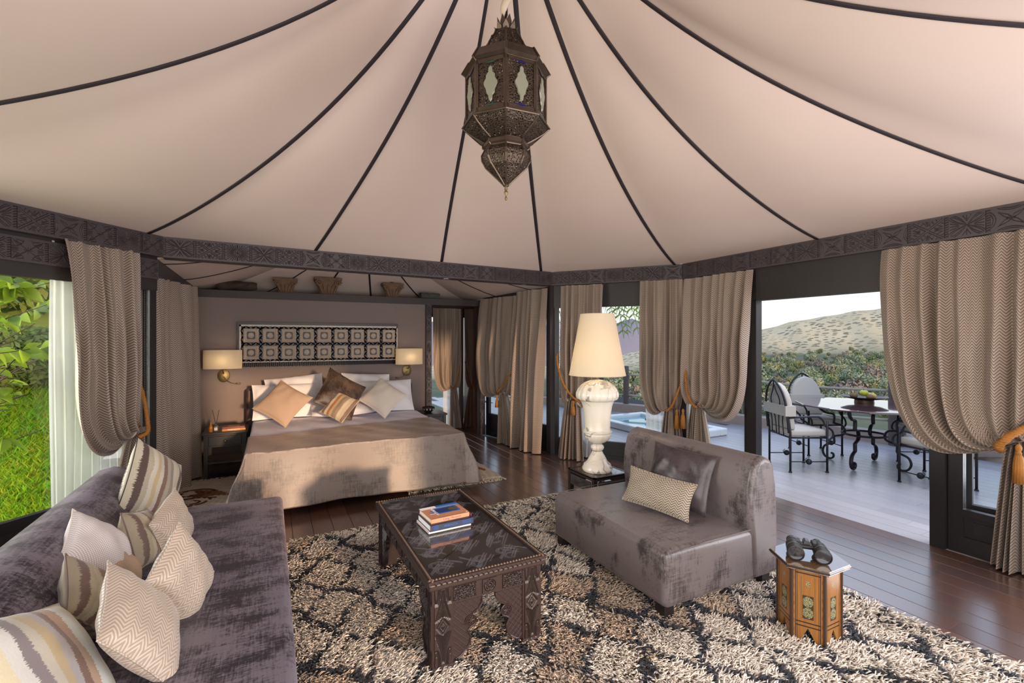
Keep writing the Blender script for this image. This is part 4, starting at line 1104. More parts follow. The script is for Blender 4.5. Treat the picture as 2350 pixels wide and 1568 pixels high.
# ------------------------------------------------------------------ PIERCED LANTERN
LX, LY = 1.20, 2.42
lt = thing('hanging_lantern', 'large pierced brown metal lantern with eight sides hanging from the tent peak', 'lantern', (LX, LY, 2.344))
la0 = math.atan2(-LY, -LX)      # one edge turned to the camera
def octa(rz, name, mat, ribs=True, n=8, inset=.012, smooth_=False):
    """eight-sided shell from (r, z) rings: pierced faces plus solid edge strips"""
    b = MB()
    for k in range(n):
        a0, a1 = la0+2*PI*k/n, la0+2*PI*(k+1)/n
        for (r0, z0), (r1, z1) in zip(rz[:-1], rz[1:]):
            P = [(r0*math.cos(a0), r0*math.sin(a0), z0), (r0*math.cos(a1), r0*math.sin(a1), z0), (r1*math.cos(a1), r1*math.sin(a1), z1), (r1*math.cos(a0), r1*math.sin(a0), z1)]
            b.add(P, [(0, 1, 2, 3)])
    o = b.build(name, M[mat], lt)
    if ribs:
        b = MB()
        for k in range(n):
            a0 = la0+2*PI*k/n
            b.tube([(1.006*r*math.cos(a0), 1.006*r*math.sin(a0), z) for r, z in rz], .0055, 6)
        for (r, z) in (rz[0], rz[-1]):
            b.tube([(1.004*r*math.cos(la0+2*PI*k/n), 1.004*r*math.sin(la0+2*PI*k/n), z) for k in range(n)], .006, 6, closed=True)
        b.build('edge_strip', M['rib'], o)
    return o
Z = lambda z: 1.5748+(z-1.6)*.9484-2.344
octa([(.012, Z(2.50)), (.035, Z(2.525)), (.075, Z(2.565)), (.115, Z(2.605)), (.136, Z(2.645)), (.138, Z(2.675)), (.122, Z(2.705)), (.105, Z(2.72))], 'lower_bulb', 'pierced')
octa([(.118, Z(2.712)), (.132, Z(2.722)), (.132, Z(2.742)), (.115, Z(2.752))], 'neck_ring', 'rib')
octa([(.115, Z(2.752)), (.135, Z(2.762)), (.175, Z(2.785)), (.215, Z(2.812)), (.247, Z(2.842))], 'flared_skirt', 'pierced')
octa([(.247, Z(2.842)), (.228, Z(2.858))], 'skirt_rim', 'rib', False)
body = octa([(.226, Z(2.858)), (.226, Z(3.150))], 'body', 'pierced')
ap = .226*math.cos(PI/8); hw_ = .226*math.sin(PI/8)
for k in range(8):
    a = la0+2*PI*(k+.5)/8
    b = MB(); T0 = Matrix.Rotation(a, 4, 'Z') @ Matrix.Translation((ap+.001, 0, 0)); b.T = T0; zc = (Z(2.858)+Z(3.150))/2; h_ = (Z(3.150)-Z(2.858))/2
    for y0, y1, z0, z1 in ((-hw_, hw_, -h_, -h_+.022), (-hw_, hw_, h_-.022, h_), (-hw_, -hw_+.014, -h_, h_), (hw_-.014, hw_, -h_, h_)):
        b.box(0, .004, y0, y1, zc+z0, zc+z1)
    b.build('face_border', M['rib'], body)
    pts = [(.0, .095), (.010, .085), (.012, .062), (.026, .045), (.026, .030), (.040, .006), (.040, -.006), (.026, -.034), (.024, -.052), (.012, -.066), (.010, -.088), (0, -.098)]
    full = pts+[(-x, z) for x, z in pts[::-1]][1:-1]
    b = MB(); b.T = T0; m_ = len(full)
    b.add([(.003, y, zc+z) for y, z in full]+[(.010, y*.92, zc+z*.92) for y, z in full], [tuple(range(m_, 2*m_))]+[(i, (i+1) % m_, m_+(i+1) % m_, m_+i) for i in range(m_)])
    b.build('diamond_window', M['lglass'], body)
    for sz_ in (1, -1):
        b = MB(); b.T = T0; z0 = zc+sz_*.114
        b.add([(.004, -.036, z0), (.004, -.010, z0-.006), (.004, .010, z0-.006), (.004, .036, z0), (.004, .010, z0+.006), (.004, -.010, z0+.006)], [(0, 1, 2, 3, 4, 5)])
        b.build('coloured_glass_inset', M['blueglass'] if (k % 2) == 0 else M['greenglass'], body)
octa([(.226, Z(3.150)), (.250, Z(3.165)), (.212, Z(3.232)), (.15, Z(3.240))], 'shoulder_rim', 'rib')
octa([(.142, Z(3.240)), (.144, Z(3.262)), (.132, Z(3.30)), (.112, Z(3.335)), (.088, Z(3.372)), (.080, Z(3.40)), (.05, Z(3.412))], 'cupola', 'pierced')
b = MB()
for ring_, (r0, r1, h0, h1) in enumerate(((.045, .070, 3.408, 3.455), (.036, .055, 3.43, 3.50))):
    for k in range(8):
        a = la0+2*PI*(k+.5*ring_)/8; c, s = math.cos(a), math.sin(a); tx, ty = -s, c; w_ = .020
        P = [(r0*c-tx*w_, r0*s-ty*w_, Z(h0)), (r0*c+tx*w_, r0*s+ty*w_, Z(h0)), ((r0+r1)/2*c+tx*w_*.8, (r0+r1)/2*s+ty*w_*.8, Z((h0+h1)/2)), (r1*c, r1*s, Z(h1)), ((r0+r1)/2*c-tx*w_*.8, (r0+r1)/2*s-ty*w_*.8, Z((h0+h1)/2))]
        b.add(P, [(0, 1, 2, 3, 4)])
b.lathe([(.035, Z(3.40)), (.035, Z(3.47)), (.02, Z(3.49))], 12); b.build('leaf_crown', M['rib'], lt)
b = MB(); b.lathe([(.002, 0), (.006, .004), (.008, .012), (.004, .020), (.005, .032), (.012, .040), (.012, .048), (.006, .054), (.010, .064), (.008, .075), (.012, .092)], 12); b.build('finial', M['brass'], lt, True)
pts = []; 
for k in range(60):
    z = Z(3.49)+k*.0125; pts.append((.014*math.cos(k*.55), .014*math.sin(k*.55), z))
MB().tube(pts, .021, 8).build('cord_sleeve', M['cordwrap'], lt, True)
MB().tube([(0, 0, Z(3.48)), (0, 0, 4.18-2.344)], .010, 8).build('chain_rod', M['iron'], lt)

# ------------------------------------------------------------------ CARVED COFFEE TABLE
TX0, TX1, TY0, TY1, TH_ = .640, 1.255, 2.07, 3.285, .452
tb = thing('coffee_table', 'low dark carved wooden coffee table with a glass-covered top on the shaggy rug', 'coffee table', ((TX0+TX1)/2, (TY0+TY1)/2, 0))
hx, hy = (TX1-TX0)/2, (TY1-TY0)/2
b = MB(); b.box(-hx, hx, -hy, hy, TH_-.045, TH_-.012); tp = b.build('tabletop', M['wood_table'], tb); bevel(tp, .008, 2)
b = MB()
for x0, x1, y0, y1 in ((-hx, hx, -hy, -hy+.032), (-hx, hx, hy-.032, hy), (-hx, -hx+.032, -hy+.032, hy-.032), (hx-.032, hx, -hy+.032, hy-.032)): b.box(x0, x1, y0, y1, TH_-.016, TH_)
b.build('rim', M['wood_table'], tp)
b = MB()          # notched beading round the rim
st_ = .0165
for i in range(int(2*hx/st_)):
    for y in (-hy+.012, hy-.022): b.add([(-hx+st_*i, y, TH_), (-hx+st_*(i+.8), y, TH_), (-hx+st_*(i+.8), y+.010, TH_), (-hx+st_*i, y+.010, TH_), (-hx+st_*(i+.4), y+.005, TH_+.007)], [(0, 1, 4), (1, 2, 4), (2, 3, 4), (3, 0, 4)])
for i in range(int(2*hy/st_)):
    for x in (-hx+.012, hx-.022): b.add([(x, -hy+st_*i, TH_), (x+.010, -hy+st_*i, TH_), (x+.010, -hy+st_*(i+.8), TH_), (x, -hy+st_*(i+.8), TH_), (x+.005, -hy+st_*(i+.4), TH_+.007)], [(0, 1, 4), (1, 2, 4), (2, 3, 4), (3, 0, 4)])
o = b.build('beading', M['brass'], tp); o['kind'] = 'stuff'; o.data.materials.clear(); t = NT('beading_wood'); M['bead'] = t.end(t.pbr((.12, .075, .05), .38)); o.data.materials.append(M['bead'])
b = MB()
for i in range(22):
    x = -hx+.02+i*(2*hx-.04)/22; w_ = (2*hx-.04)/22
    b.add([(x, -hy-.0005, TH_-.004), (x+w_, -hy-.0005, TH_-.004), (x+w_/2, -hy-.0005, TH_-.026), (x+w_/2, -hy-.007, TH_-.012)], [(0, 3, 1)[::-1], (1, 3, 2)[::-1], (2, 3, 0)[::-1]])
o = b.build('tooth_moulding', M['wood_table'], tp); o['kind'] = 'stuff'
# carved top, 4 x 8 plates lying flat under the glass
def bighash(seed):
    r_ = random.Random(seed); L = []
    for k in range(6):
        a = r_.choice((.9, .95, .85, -.7)); cx, cy = r_.uniform(-.7, .7), r_.uniform(-.7, .7); l = r_.uniform(.35, .8); c, s = math.cos(a)*l, math.sin(a)*l
        for o_ in (0, .13): L.append(seg(max(-.97, min(.97, cx-c-o_*.7)), max(-.97, min(.97, cy-s+o_)), max(-.97, min(.97, cx+c-o_*.7)), max(-.97, min(.97, cy+s+o_))))
    for k in range(2):
        cx, cy = r_.uniform(-.5, .5), r_.uniform(-.5, .5)
        for rr in (.22, .34): L += arcs(cx, cy, rr, r_.uniform(0, 3), r_.uniform(4, 6), 10)
    return L
pw, ph_ = (2*hx-.07)/3, (2*hy-.07)/6
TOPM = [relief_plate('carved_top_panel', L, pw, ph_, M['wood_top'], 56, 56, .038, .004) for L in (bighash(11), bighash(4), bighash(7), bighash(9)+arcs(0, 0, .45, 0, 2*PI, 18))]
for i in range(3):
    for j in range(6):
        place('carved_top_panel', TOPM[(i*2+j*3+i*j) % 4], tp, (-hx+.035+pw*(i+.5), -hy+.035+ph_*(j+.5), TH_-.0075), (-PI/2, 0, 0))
b = MB(); b.box(-hx+.034, hx-.034, -hy+.034, hy-.034, TH_-.006, TH_-.001); b.build('glass_top', M['glass'], tp)
# legs, aprons, cusped brackets
def rosette_plate_lines():
    L = []
    for k in range(6): L += [seg(0, 0, .55*math.cos(k*PI/3), .55*math.sin(k*PI/3))]
    return L+arcs(0, 0, .75, 0, 2*PI, 20)
def leg_lines():
    L = []
    for s in (1, -1):
        for k in range(4): L += [seg(0, s*(.90-.05*k), .14+.2*k, s*(.25-.02*k)), seg(0, s*(.90-.05*k), -.14-.2*k, s*(.25-.02*k))]
        L += arcs(.8, s*.95, .35, 0, 2*PI, 10)+arcs(-.8, s*.95, .35, 0, 2*PI, 10)
    L += [seg(0, .2, .6, 0), seg(.6, 0, 0, -.2), seg(0, -.2, -.6, 0), seg(-.6, 0, 0, .2), seg(0, .1, .3, 0), seg(.3, 0, 0, -.1), seg(0, -.1, -.3, 0), seg(-.3, 0, 0, .1)]
    return L
LEGW, AH = .100, .085
ix, iy = hx-.022, hy-.022
LEGP = relief_plate('carved_leg_panel', leg_lines(), LEGW*.82, TH_-.045-.052, M['wood_table'], 30, 90, .05, .005)
STARP = relief_plate('carved_apron_panel', [('s', a, b_, c, d) for (_, a, b_, c, d) in design(1)]+design(2)[:8], .115, AH-.018, M['wood_table'], 36, 26, .06, .005)
ROSP = relief_plate('carved_apron_panel', arcs(0, 0, .8, 0, 2*PI, 20)+arcs(0, 0, .55, 0, 2*PI, 20)+[seg(-.3, 0, 0, .3), seg(0, .3, .3, 0), seg(.3, 0, 0, -.3), seg(0, -.3, -.3, 0)], .075, AH-.018, M['wood_table'], 28, 28, .07, .005)
for sx in (-1, 1):
    for sy in (-1, 1):
        x0, x1 = (ix-LEGW, ix) if sx > 0 else (-ix, -ix+LEGW); y0, y1 = (iy-.07, iy) if sy > 0 else (-iy, -iy+.07)
        lg = MB().box(x0, x1, y0, y1, 0, TH_-.045).build('leg', M['wood_table'], tb)
        b = MB(); b.cbox(x0-.012, x1+.012, y0-.012, y1+.012, 0, .046, .010); b.build('foot_block', M['wood_table'], lg)
        place('carved_leg_panel', LEGP, lg, ((x0+x1)/2, sy*(iy+.006), (TH_-.045+.048)/2), (0, 0, 0 if sy < 0 else PI))
        place('carved_leg_panel', LEGP, lg, (sx*(ix+.006), (y0+y1)/2, (TH_-.045+.048)/2), (0, 0, PI/2*sx), (.8, 1, 1))
for sy in (-1, 1):
    ap_ = MB().box(-ix+LEGW, ix-LEGW, min(sy*iy, sy*(iy-.03)), max(sy*iy, sy*(iy-.03)), TH_-.045-AH, TH_-.045).build('apron', M['wood_table'], tb)
    for x, P in ((-.128, STARP), (0, ROSP), (.128, STARP)):
        place('carved_apron_panel', P, ap_, (x, sy*(iy+.006), TH_-.045-AH/2), (0, 0, 0 if sy < 0 else PI))
for sx in (-1, 1):
    ap_ = MB().box(min(sx*ix, sx*(ix-.03)), max(sx*ix, sx*(ix-.03)), -iy+.07, iy-.07, TH_-.045-AH, TH_-.045).build('apron', M['wood_table'], tb)
    for k in range(7):
        place('carved_apron_panel', STARP if k % 2 == 0 else ROSP, ap_, (sx*(ix+.006), (k-3)*.148, TH_-.045-AH/2), (0, 0, PI/2*sx))
def bracket(w, h):
    p = [(0, 0), (w, 0)]
    a = [(w, -.05*h), (w*.98, -.12*h), (w*.86, -.21*h), (w*.66, -.27*h)]
    r = .105*h; cx, cz = w*.60, -.39*h
    c = [(cx+r*1.0*math.cos(t), cz+r*math.sin(t)) for t in np.linspace(1.15, -1.35, 9)]
    d = [(w*.50, -.55*h), (w*.60, -.66*h), (w*.58, -.78*h), (w*.46, -.88*h), (w*.26, -.96*h), (0, -1.0*h)]
    return p+a+c+d
BW, BH = .150, TH_-.045-AH-.052
bp = bracket(BW, BH)
def bracket_mesh():
    b = MB(); n = len(bp)
    v = [(x, 0, z) for x, z in bp]+[(x, .02, z) for x, z in bp]
    b.add(v, [tuple(range(n))[::-1], tuple(range(n, 2*n))]+[(i, (i+1) % n, n+(i+1) % n, n+i) for i in range(n)])
    m = [(x, -.002, z) for x, z in bp]; b.tube(m+[m[0]], .0045, 5)
    ins = lambda x, z: z < 0 and z > -BH and any(False for _ in ()) or pin(x, z)
    def pin(x, z):
        c = False
        for i in range(n):
            (x1, z1), (x2, z2) = bp[i], bp[(i+1) % n]
            if (z1 > z) != (z2 > z) and x < (x2-x1)*(z-z1)/(z2-z1)+x1: c = not c
        return c
    for k in range(-8, 14):         # diamond lattice bars
        for sgn in (1, -1):
            cur = []
            for i in range(81):
                x = BW*1.02*i/80; z = -BH*k/9-sgn*x*1.0
                if pin(x, z) and math.hypot(x-BW*.60, z+.39*BH) > .12*BH: cur.append((x, -.0005, z))
                else:
                    if len(cur) > 3: b.tube([cur[0], cur[-1]], .0020, 4)
                    cur = []
            if len(cur) > 3: b.tube([cur[0], cur[-1]], .0020, 4)
    for rr in (.098*BH, .070*BH): b.tube([(BW*.60+rr*math.cos(t), -.002, -.39*BH+rr*math.sin(t)) for t in np.linspace(0, 2*PI, 22)[:-1]], .0035, 5, closed=True)
    for k in range(6): b.tube([(BW*.60, -.003, -.39*BH), (BW*.60+.062*BH*math.cos(k*PI/3), -.003, -.39*BH+.062*BH*math.sin(k*PI/3))], .0045, 5)
    return mesh_data('bracket', b.v, b.f, M['wood_table'])
BRM = bracket_mesh()
for sy in (-1, 1):
    for sx in (-1, 1): place('bracket', BRM, tb, (sx*(-ix+LEGW), sy*(iy-.006), TH_-.045-AH), (0, 0, 0) if sy < 0 else (0, 0, 0), (sx, -sy, 1))
for sx in (-1, 1):
    for sy in (-1, 1): place('bracket', BRM, tb, (sx*(ix-.006), sy*(-iy+.07), TH_-.045-AH), (0, 0, PI/2), (sy, sx, 1))

# ------------------------------------------------------------------ BOOKS ON THE TABLE
def book(name, label, loc, rz, w, d, h, cover, page, spine=None):
    r = thing(name, label, 'book', loc, rz)
    b = MB(); b.box(-w/2, w/2, -d/2, d/2, 0, .003); b.box(-w/2, w/2, -d/2, d/2, h-.003, h); b.box(-w/2, w/2, -d/2, -d/2+.004, 0, h); cv = b.build('cover', M[cover], r)
    b = MB(); b.box(-w/2+.003, w/2-.004, -d/2+.004, d/2-.005, .003, h-.003); b.build('pages', M[page], r)
    return r, cv
b0, _ = book('book', 'slim white and red edged book at the bottom of the coffee table stack', (.925, 2.705, TH_+.0005), .06, .262, .208, .012, 'whitep', 'redp')
b1, _ = book('book', 'navy book under the terracotta one on the coffee table', (.935, 2.70, TH_+.0130), .06, .268, .212, .036, 'navy', 'whitep')
txt('spine_lettering', 'MOROCCO', .016, M['blue'], b1, (-.01, -.1063, .018), (PI/2, 0, 0)); MB().box(-.115, -.085, -.1065, -.106, .004, .032).build('spine_panel', M['deepblue'], b1); MB().box(.06, .12, -.1065, -.106, .006, .030).build('spine_panel', M['deepblue'], b1)
b2, cv2 = book('book', 'terracotta and blue picture book on top of the coffee table stack', (.930, 2.712, TH_+.0496), .075, .240, .196, .027, 'terra', 'paper')
zt_ = .0272
def patch(pts, mat, name, z=0.0, parent=None):
    MB().add([(x, y, zt_+z) for x, y in pts], [tuple(range(len(pts)))]).build(name, M[mat], parent or b2)
patch([(-.12, .060), (-.020, .062), (-.020, .098), (-.12, .098)], 'whitep', 'cover_band'); patch([(-.022, .073), (.12, .073), (.12, .098), (-.022, .098)], 'blue', 'cover_band'); patch([(-.022, .062), (.12, .062), (.12, .073), (-.022, .073)], 'cyan', 'cover_band')
patch([(-.055, -.040), (.085, -.040), (.095, -.030), (.095, .040), (.085, .052), (-.055, .052), (-.062, .03), (-.09, .018), (-.06, .006), (-.095, -.006), (-.062, -.018)], 'blue', 'cover_picture')
arc_ = [(.078, -.028)]+[(.078, .040)]+[(-.030-.022*math.sin(t), .006+.034*math.cos(t)) for t in np.linspace(0, PI, 9)]
patch(arc_[::-1], 'deepblue', 'cover_picture', .0003)
patch([(.058+.030*math.cos(t), .006+.026*math.sin(t)) for t in np.linspace(0, 2*PI, 14)[:-1]], 'olivep', 'cover_picture', .0005)
txt('cover_lettering', 'MOROCCO', .024, M['whitep'], b2, (-.058, .006, zt_+.0008), (0, 0, -PI/2), extrude=.0002, sx=.95)
patch([(-.098, -.030), (-.062, -.030), (-.062, -.022), (-.098, -.022)], 'whitep', 'cover_picture', .0004)
txt('spine_lettering', 'Living  Morocco', .017, M['deepblue'], b2, (.01, -.0982, .0135), (PI/2, 0, 0))
MB().lathe([(.001, .0001), (.006, .0001)], 12, cap=False, off=(.108, -.088)).build('publisher_roundel', M['whitep'], b2).location = (0, 0, zt_)
b = MB(); b.tube([(.121, -.095, .012), (.131, -.097, .010), (.134, -.098, -.02), (.133, -.10, -.046)], .0016, 5); b.build('ribbon_marker', M['magenta'], b2)

# ------------------------------------------------------------------ LAMP TABLE AND ALABASTER LAMP
lt2 = thing('side_table', 'small square carved side table under the alabaster lamp', 'side table', (2.545, 3.325, 0))
w2, hh2 = .188, .418
MB().box(-w2, w2, -w2, w2, hh2-.03, hh2-.006).build('top', M['wood_table'], lt2)
b = MB()
for x0, x1, y0, y1 in ((-w2, w2, -w2, -w2+.02), (-w2, w2, w2-.02, w2), (-w2, -w2+.02, -w2, w2), (w2-.02, w2, -w2, w2)): b.box(x0, x1, y0, y1, hh2-.012, hh2)
b.build('rim', M['wood_table'], lt2)
MB().box(-w2+.02, w2-.02, -w2+.02, w2-.02, hh2-.006, hh2-.002).build('glass_top', M['gloss_red'], lt2)
for sx in (-1, 1):
    for sy in (-1, 1): MB().box(sx*w2-.035*(sx > 0), sx*w2+.035*(sx < 0), sy*w2-.035*(sy > 0), sy*w2+.035*(sy < 0), 0, hh2-.03).build('leg', M['wood_table'], lt2)
for k in range(4):
    a = k*PI/2; pl = place('carved_apron_panel', PLATES[(k+1) % 5], lt2, (math.sin(a)*(w2+.004), -math.cos(a)*(w2+.004), hh2-.085), (0, 0, a), (1.5, 1, .55))
ZL = hh2
lp = thing('table_lamp', 'tall alabaster urn lamp with a cream tapered shade on the small carved table', 'lamp', (2.525, 3.315, ZL))
sc_ = 1.0
b = MB(); b.lathe([(.118, 0), (.128, .012), (.130, .028), (.118, .045), (.116, .060), (.100, .072), (.086, .088), (.070, .120), (.050, .155), (.042, .172)], 48); b.build('foot', M['alab'], lp, True, 50)
b = MB(); b.lathe([(.036, .172), (.050, .188), (.054, .205), (.048, .222), (.034, .236)], 64, rf=lambda a, z: 1+.07*abs(math.sin(7*a)) if .175 < z < .232 else 1); b.build('knop', M['alab'], lp, True)
b = MB(); b.lathe([(.034, .236), (.065, .250), (.098, .275), (.116, .312), (.119, .330)], 96, rf=lambda a, z: 1+.035*abs(math.sin(9*a))*(1 if z < .32 else 0)); b.build('bowl', M['alab'], lp, True)
b = MB(); b.lathe([(.118, .330), (.126, .336), (.126, .346), (.114, .352), (.110, .365), (.111, .43), (.117, .50), (.126, .56), (.140, .60), (.150, .612)], 64); b.build('urn_body', M['alab'], lp, True, 60)
b = MB(); b.lathe([(.150, .610), (.172, .622), (.184, .645), (.184, .672), (.168, .708), (.140, .742), (.100, .768), (.055, .782), (.015, .788)], 108, rf=lambda a, z: 1-.055*(1-abs(math.sin(9*a)))**2 if z > .615 else 1); b.build('gadrooned_lid', M['alab'], lp, True)
b = MB(); b.lathe([(.008, .78), (.008, .83)], 10); b.tube([(-.14, 0, .85), (0, 0, .82), (.14, 0, .85)], .003, 6); b.build('stem', M['brass'], lp, True)
b = MB(); zs0, zs1, rs0, rs1 = .828, 1.352, .242, .146
b.lathe([(rs0, zs0), (rs1, zs1)], 64, cap=False); b.lathe([(rs1-.003, zs1), (rs0-.003, zs0)], 64, cap=False); sh = b.build('lamp_shade', M['shade'], lp, True)
b = MB()
for r, z in ((rs0, zs0), (rs1, zs1)): MB().tube([(r*math.cos(t), r*math.sin(t), z) for t in np.linspace(0, 2*PI, 65)[:-1]], .003, 5, closed=True).build('shade_rim', M['shade'], sh)
t = NT('bulb_glow'); M['bulb'] = t.end(t.n('Emission', {0: (1, .80, .55, 1), 1: 26}))
b = MB(); b.sphere((0, 0, .98), .03); b.build('bulb', M['bulb'], lp, True)

# ------------------------------------------------------------------ INLAID STOOL AND BINOCULARS
SX, SY_ = 2.52, 1.507
st = thing('inlaid_stool', 'small hexagonal inlaid wooden side table holding binoculars, by the right edge of the rug', 'side table', (SX, SY_, 0))
SH = .415
t = NT('marquetry'); uvn = t.uv(); s_ = t.n('SeparateXYZ', {0: uvn}); U_, V_ = s_.outputs[0], s_.outputs[1]
def band(x, a, b_): return t.math('MULTIPLY', t.math('GREATER_THAN', x, a), t.math('LESS_THAN', x, b_))
base = t.mix(t.noise(t.obj((40, 40, 3)), 3, 3), (.20, .078, .018), (.33, .15, .04))
au = t.math('ABSOLUTE', t.math('SUBTRACT', U_, .5))
c = base
c = t.mix(t.math('GREATER_THAN', au, .47), c, (.02, .012, .01))
c = t.mix(band(au, .36, .385), c, (.03, .016, .012)); c = t.mix(band(au, .315, .33), c, (.03, .016, .012))
dash = t.math('MULTIPLY', band(au, .415, .435), t.math('GREATER_THAN', t.math('FRACT', t.math('MULTIPLY', V_, 9)), .55)); c = t.mix(dash, c, (.20, .045, .015))
inn = t.math('LESS_THAN', au, .315)
for lo, hi in ((.255, .27), (.305, .32), (.93, .945), (.975, .99)): c = t.mix(t.math('MULTIPLY', t.math('LESS_THAN', au, .39), band(V_, lo, hi)), c, (.03, .016, .012))
def motif(cu, cv, ru, rv, kk):
    du = t.math('DIVIDE', t.math('ABSOLUTE', t.math('SUBTRACT', U_, cu)), ru); dv = t.math('DIVIDE', t.math('ABSOLUTE', t.math('SUBTRACT', V_, cv)), rv)
    hexd = t.math('MAXIMUM', t.math('ADD', t.math('MULTIPLY', du, .58), t.math('MULTIPLY', dv, .84)), t.math('MAXIMUM', du, t.math('MULTIPLY', dv, .98)))
    return t.math('LESS_THAN', hexd, 1.0)
rect = t.math('MULTIPLY', t.math('LESS_THAN', au, .17), band(V_, .36, .66)); c = t.mix(rect, c, (.05, .025, .015))
vo = t.n('TexVoronoi', {'Vector': t.n('Mapping', {'Vector': uvn, 'Scale': (22, 46, 1)}).outputs[0], 'Scale': 1.0}).outputs[0]
mos = t.ramp(vo, [(0, (.42, .36, .16)), (.35, (.05, .07, .05)), (.6, (.30, .26, .12)), (.8, (.04, .02, .01))], 'CONSTANT')
for cv in (.580, .440): c = t.mix(motif(.5, cv, .155, .068, 0), c, mos)
c = t.mix(t.math('MULTIPLY', t.math('LESS_THAN', au, .06), band(V_, .78, .84)), c, mos)
c = t.mix(t.math('MULTIPLY', band(au, .20, .21), band(V_, .34, .90)), c, (.05, .02, .01))
M['marq'] = t.end(t.pbr(c, .25))
RB = .142
for k in range(6):
    a0, a1 = PI+k*PI/3, PI+(k+1)*PI/3
    P0 = Vector((RB*math.cos(a0), RB*math.sin(a0), 0)); P1 = Vector((RB*math.cos(a1), RB*math.sin(a1), 0)); nrm = ((P0+P1)/2).normalized()
    w_ = (P1-P0).length; H_ = SH-.022
    out = [(0, 0), (.16, 0), (.5, .245), (.84, 0), (1, 0), (1, 1), (0, 1)]
    b = MB(); v = []; uvs = []
    for th_ in (0, -.010):
        for (u, q_) in out: p_ = P0.lerp(P1, u)+nrm*th_; v.append((p_.x, p_.y, q_*H_)); uvs.append((u, q_))
    b.add(v, [tuple(range(7)), tuple(range(7, 14))[::-1]]+[(i, 7+i, 7+(i+1) % 7, (i+1) % 7) for i in range(7)], uvs)
    b.build('side_panel', M['marq'], st)
    b = MB(); b.tube([(P0.x, P0.y, 0), (P0.x, P0.y, H_)], .008, 6); b.build('corner_strip', plain('inlay_strip', (.05, .028, .02), .3) if 'strip' not in M else M['strip'], st)
    M.setdefault('strip', bpy.data.materials['inlay_strip'])
RT = .178
hexp = [(RT*math.cos(PI+k*PI/3), RT*math.sin(PI+k*PI/3)) for k in range(6)]
t = NT('stool_top'); n = t.noise(t.obj((60, 8, 1)), 2, 3); M['stooltop'] = t.end(t.pbr(t.mix(n, (.10, .05, .025), (.20, .11, .05)), .06, Coat_Weight=1.0, Coat_IOR=2.3, IOR=2.0))
b = MB(); b.prism(hexp, SH-.022, SH); b.build('top', M['stooltop'], st)
b = MB(); b.tube([(x*1.002, y*1.002, SH-.011) for x, y in hexp], .006, 6, closed=True); b.build('top_edge', M['marq'], st)
# binoculars
bn = thing('binoculars', 'black binoculars lying on the hexagonal inlaid side table', 'binoculars', (SX-.010, SY_+.004, SH), 0); bn.scale = (1.2, 1.2, 1.2)
ax = Vector((-.76, -.64, 0)).normalized(); sd = Vector((ax.y, -ax.x, 0))*-1
def barrel(off, name):
    T = Matrix((( *sd, 0), (*ax, 0), (0, 0, 1, 0), (0, 0, 0, 1))).transposed()
    b = MB(); b.T = T @ Matrix.Translation((off, -.075, .034)) @ Matrix.Rotation(-PI/2, 4, 'X')
    b.lathe([(.016, -.008), (.0185, -.004), (.019, .022), (.017, .024), (.0175, .040), (.027, .050), (.029, .070), (.027, .088), (.0285, .095), (.0315, .120), (.0325, .142), (.0325, .150), (.029, .151), (.0285, .146), (.001, .144)], 28, cap=False)
    o = b.build(name, M['black_rubber'], bn, True, 40)
    b = MB(); b.T = T @ Matrix.Translation((off, -.075, .034)) @ Matrix.Rotation(-PI/2, 4, 'X')
    b.lathe([(.0300, .098), (.0312, .100), (.0322, .112), (.0315, .114)], 28, cap=False); b.build('grey_band', M['greyplast'], o, True)
    b = MB(); b.T = T @ Matrix.Translation((off, -.075, .034)) @ Matrix.Rotation(-PI/2, 4, 'X'); b.lathe([(.001, .1462), (.0283, .1462)], 28, cap=False); b.build('objective_lens', M['lens'], o, True)
barrel(-.050, 'barrel'); barrel(.050, 'barrel')
T = Matrix(((*sd, 0), (*ax, 0), (0, 0, 1, 0), (0, 0, 0, 1))).transposed()
b = MB(); b.T = T; b.box(-.046, .046, -.030, .018, .034, .052); b.box(-.046, -.020, -.045, .010, .030, .060); b.box(.020, .046, -.045, .010, .030, .060); o = b.build('bridge', M['black_rubber'], bn); bevel(o, .007, 3)
b = MB(); b.T = T @ Matrix.Translation((0, -.012, .056)) @ Matrix.Rotation(-PI/2, 4, 'X'); b.lathe([(.012, -.018), (.0125, -.016), (.0125, .016), (.012, .018)], 24, rf=lambda a, z: 1+.04*math.sin(20*a)); b.build('focus_wheel', M['greyplast'], bn)

# ------------------------------------------------------------------ SHAGGY RUG
RX0, RX1, RY0, RY1 = -.30, 3.11, .45, 3.93
rug = thing('shaggy_rug', 'thick cream Berber rug with black diamond lines under the coffee table', 'rug', (0, 0, 0))
MB().box(RX0, RX1, RY0, RY1, .0005, .010).build('backing', M['rugbase'], rug)
def rug_color(x, y):
    """black diamond lattice, wobbling, some diamonds tan"""
    wx = x+.030*np.sin(7*y+2)+.02*np.sin(17*x+5*y)+.012*np.sin(41*y)
    wy = y+.030*np.sin(6*x+1)+.02*np.sin(13*y-4*x)+.012*np.sin(37*x)
    a, b_ = .33, .44
    p = wx/a+wy/b_; q_ = wx/a-wy/b_
    dp = np.abs(p-np.round(p)); dq = np.abs(q_-np.round(q_))
    line = np.minimum(dp, dq) < .064+.018*np.sin(9*x+11*y)
    ip = np.floor(p+.0); iq = np.floor(q_+.0)
    hsh = np.abs(np.sin(ip*12.9898+iq*78.233)*43758.5453) % 1
    near = np.exp(-(((x-1.55)/.75)**2+((y-2.0)/.7)**2))+.45*np.exp(-(((x-.35)/.3)**2+((y-2.35)/.5)**2))
    tan = (hsh < .06+.50*near)
    return line, tan, near, hsh
N = 150000
x = rng.uniform(RX0, RX1, N); y = rng.uniform(RY0, RY1, N)
keep = y > .62+.0*x
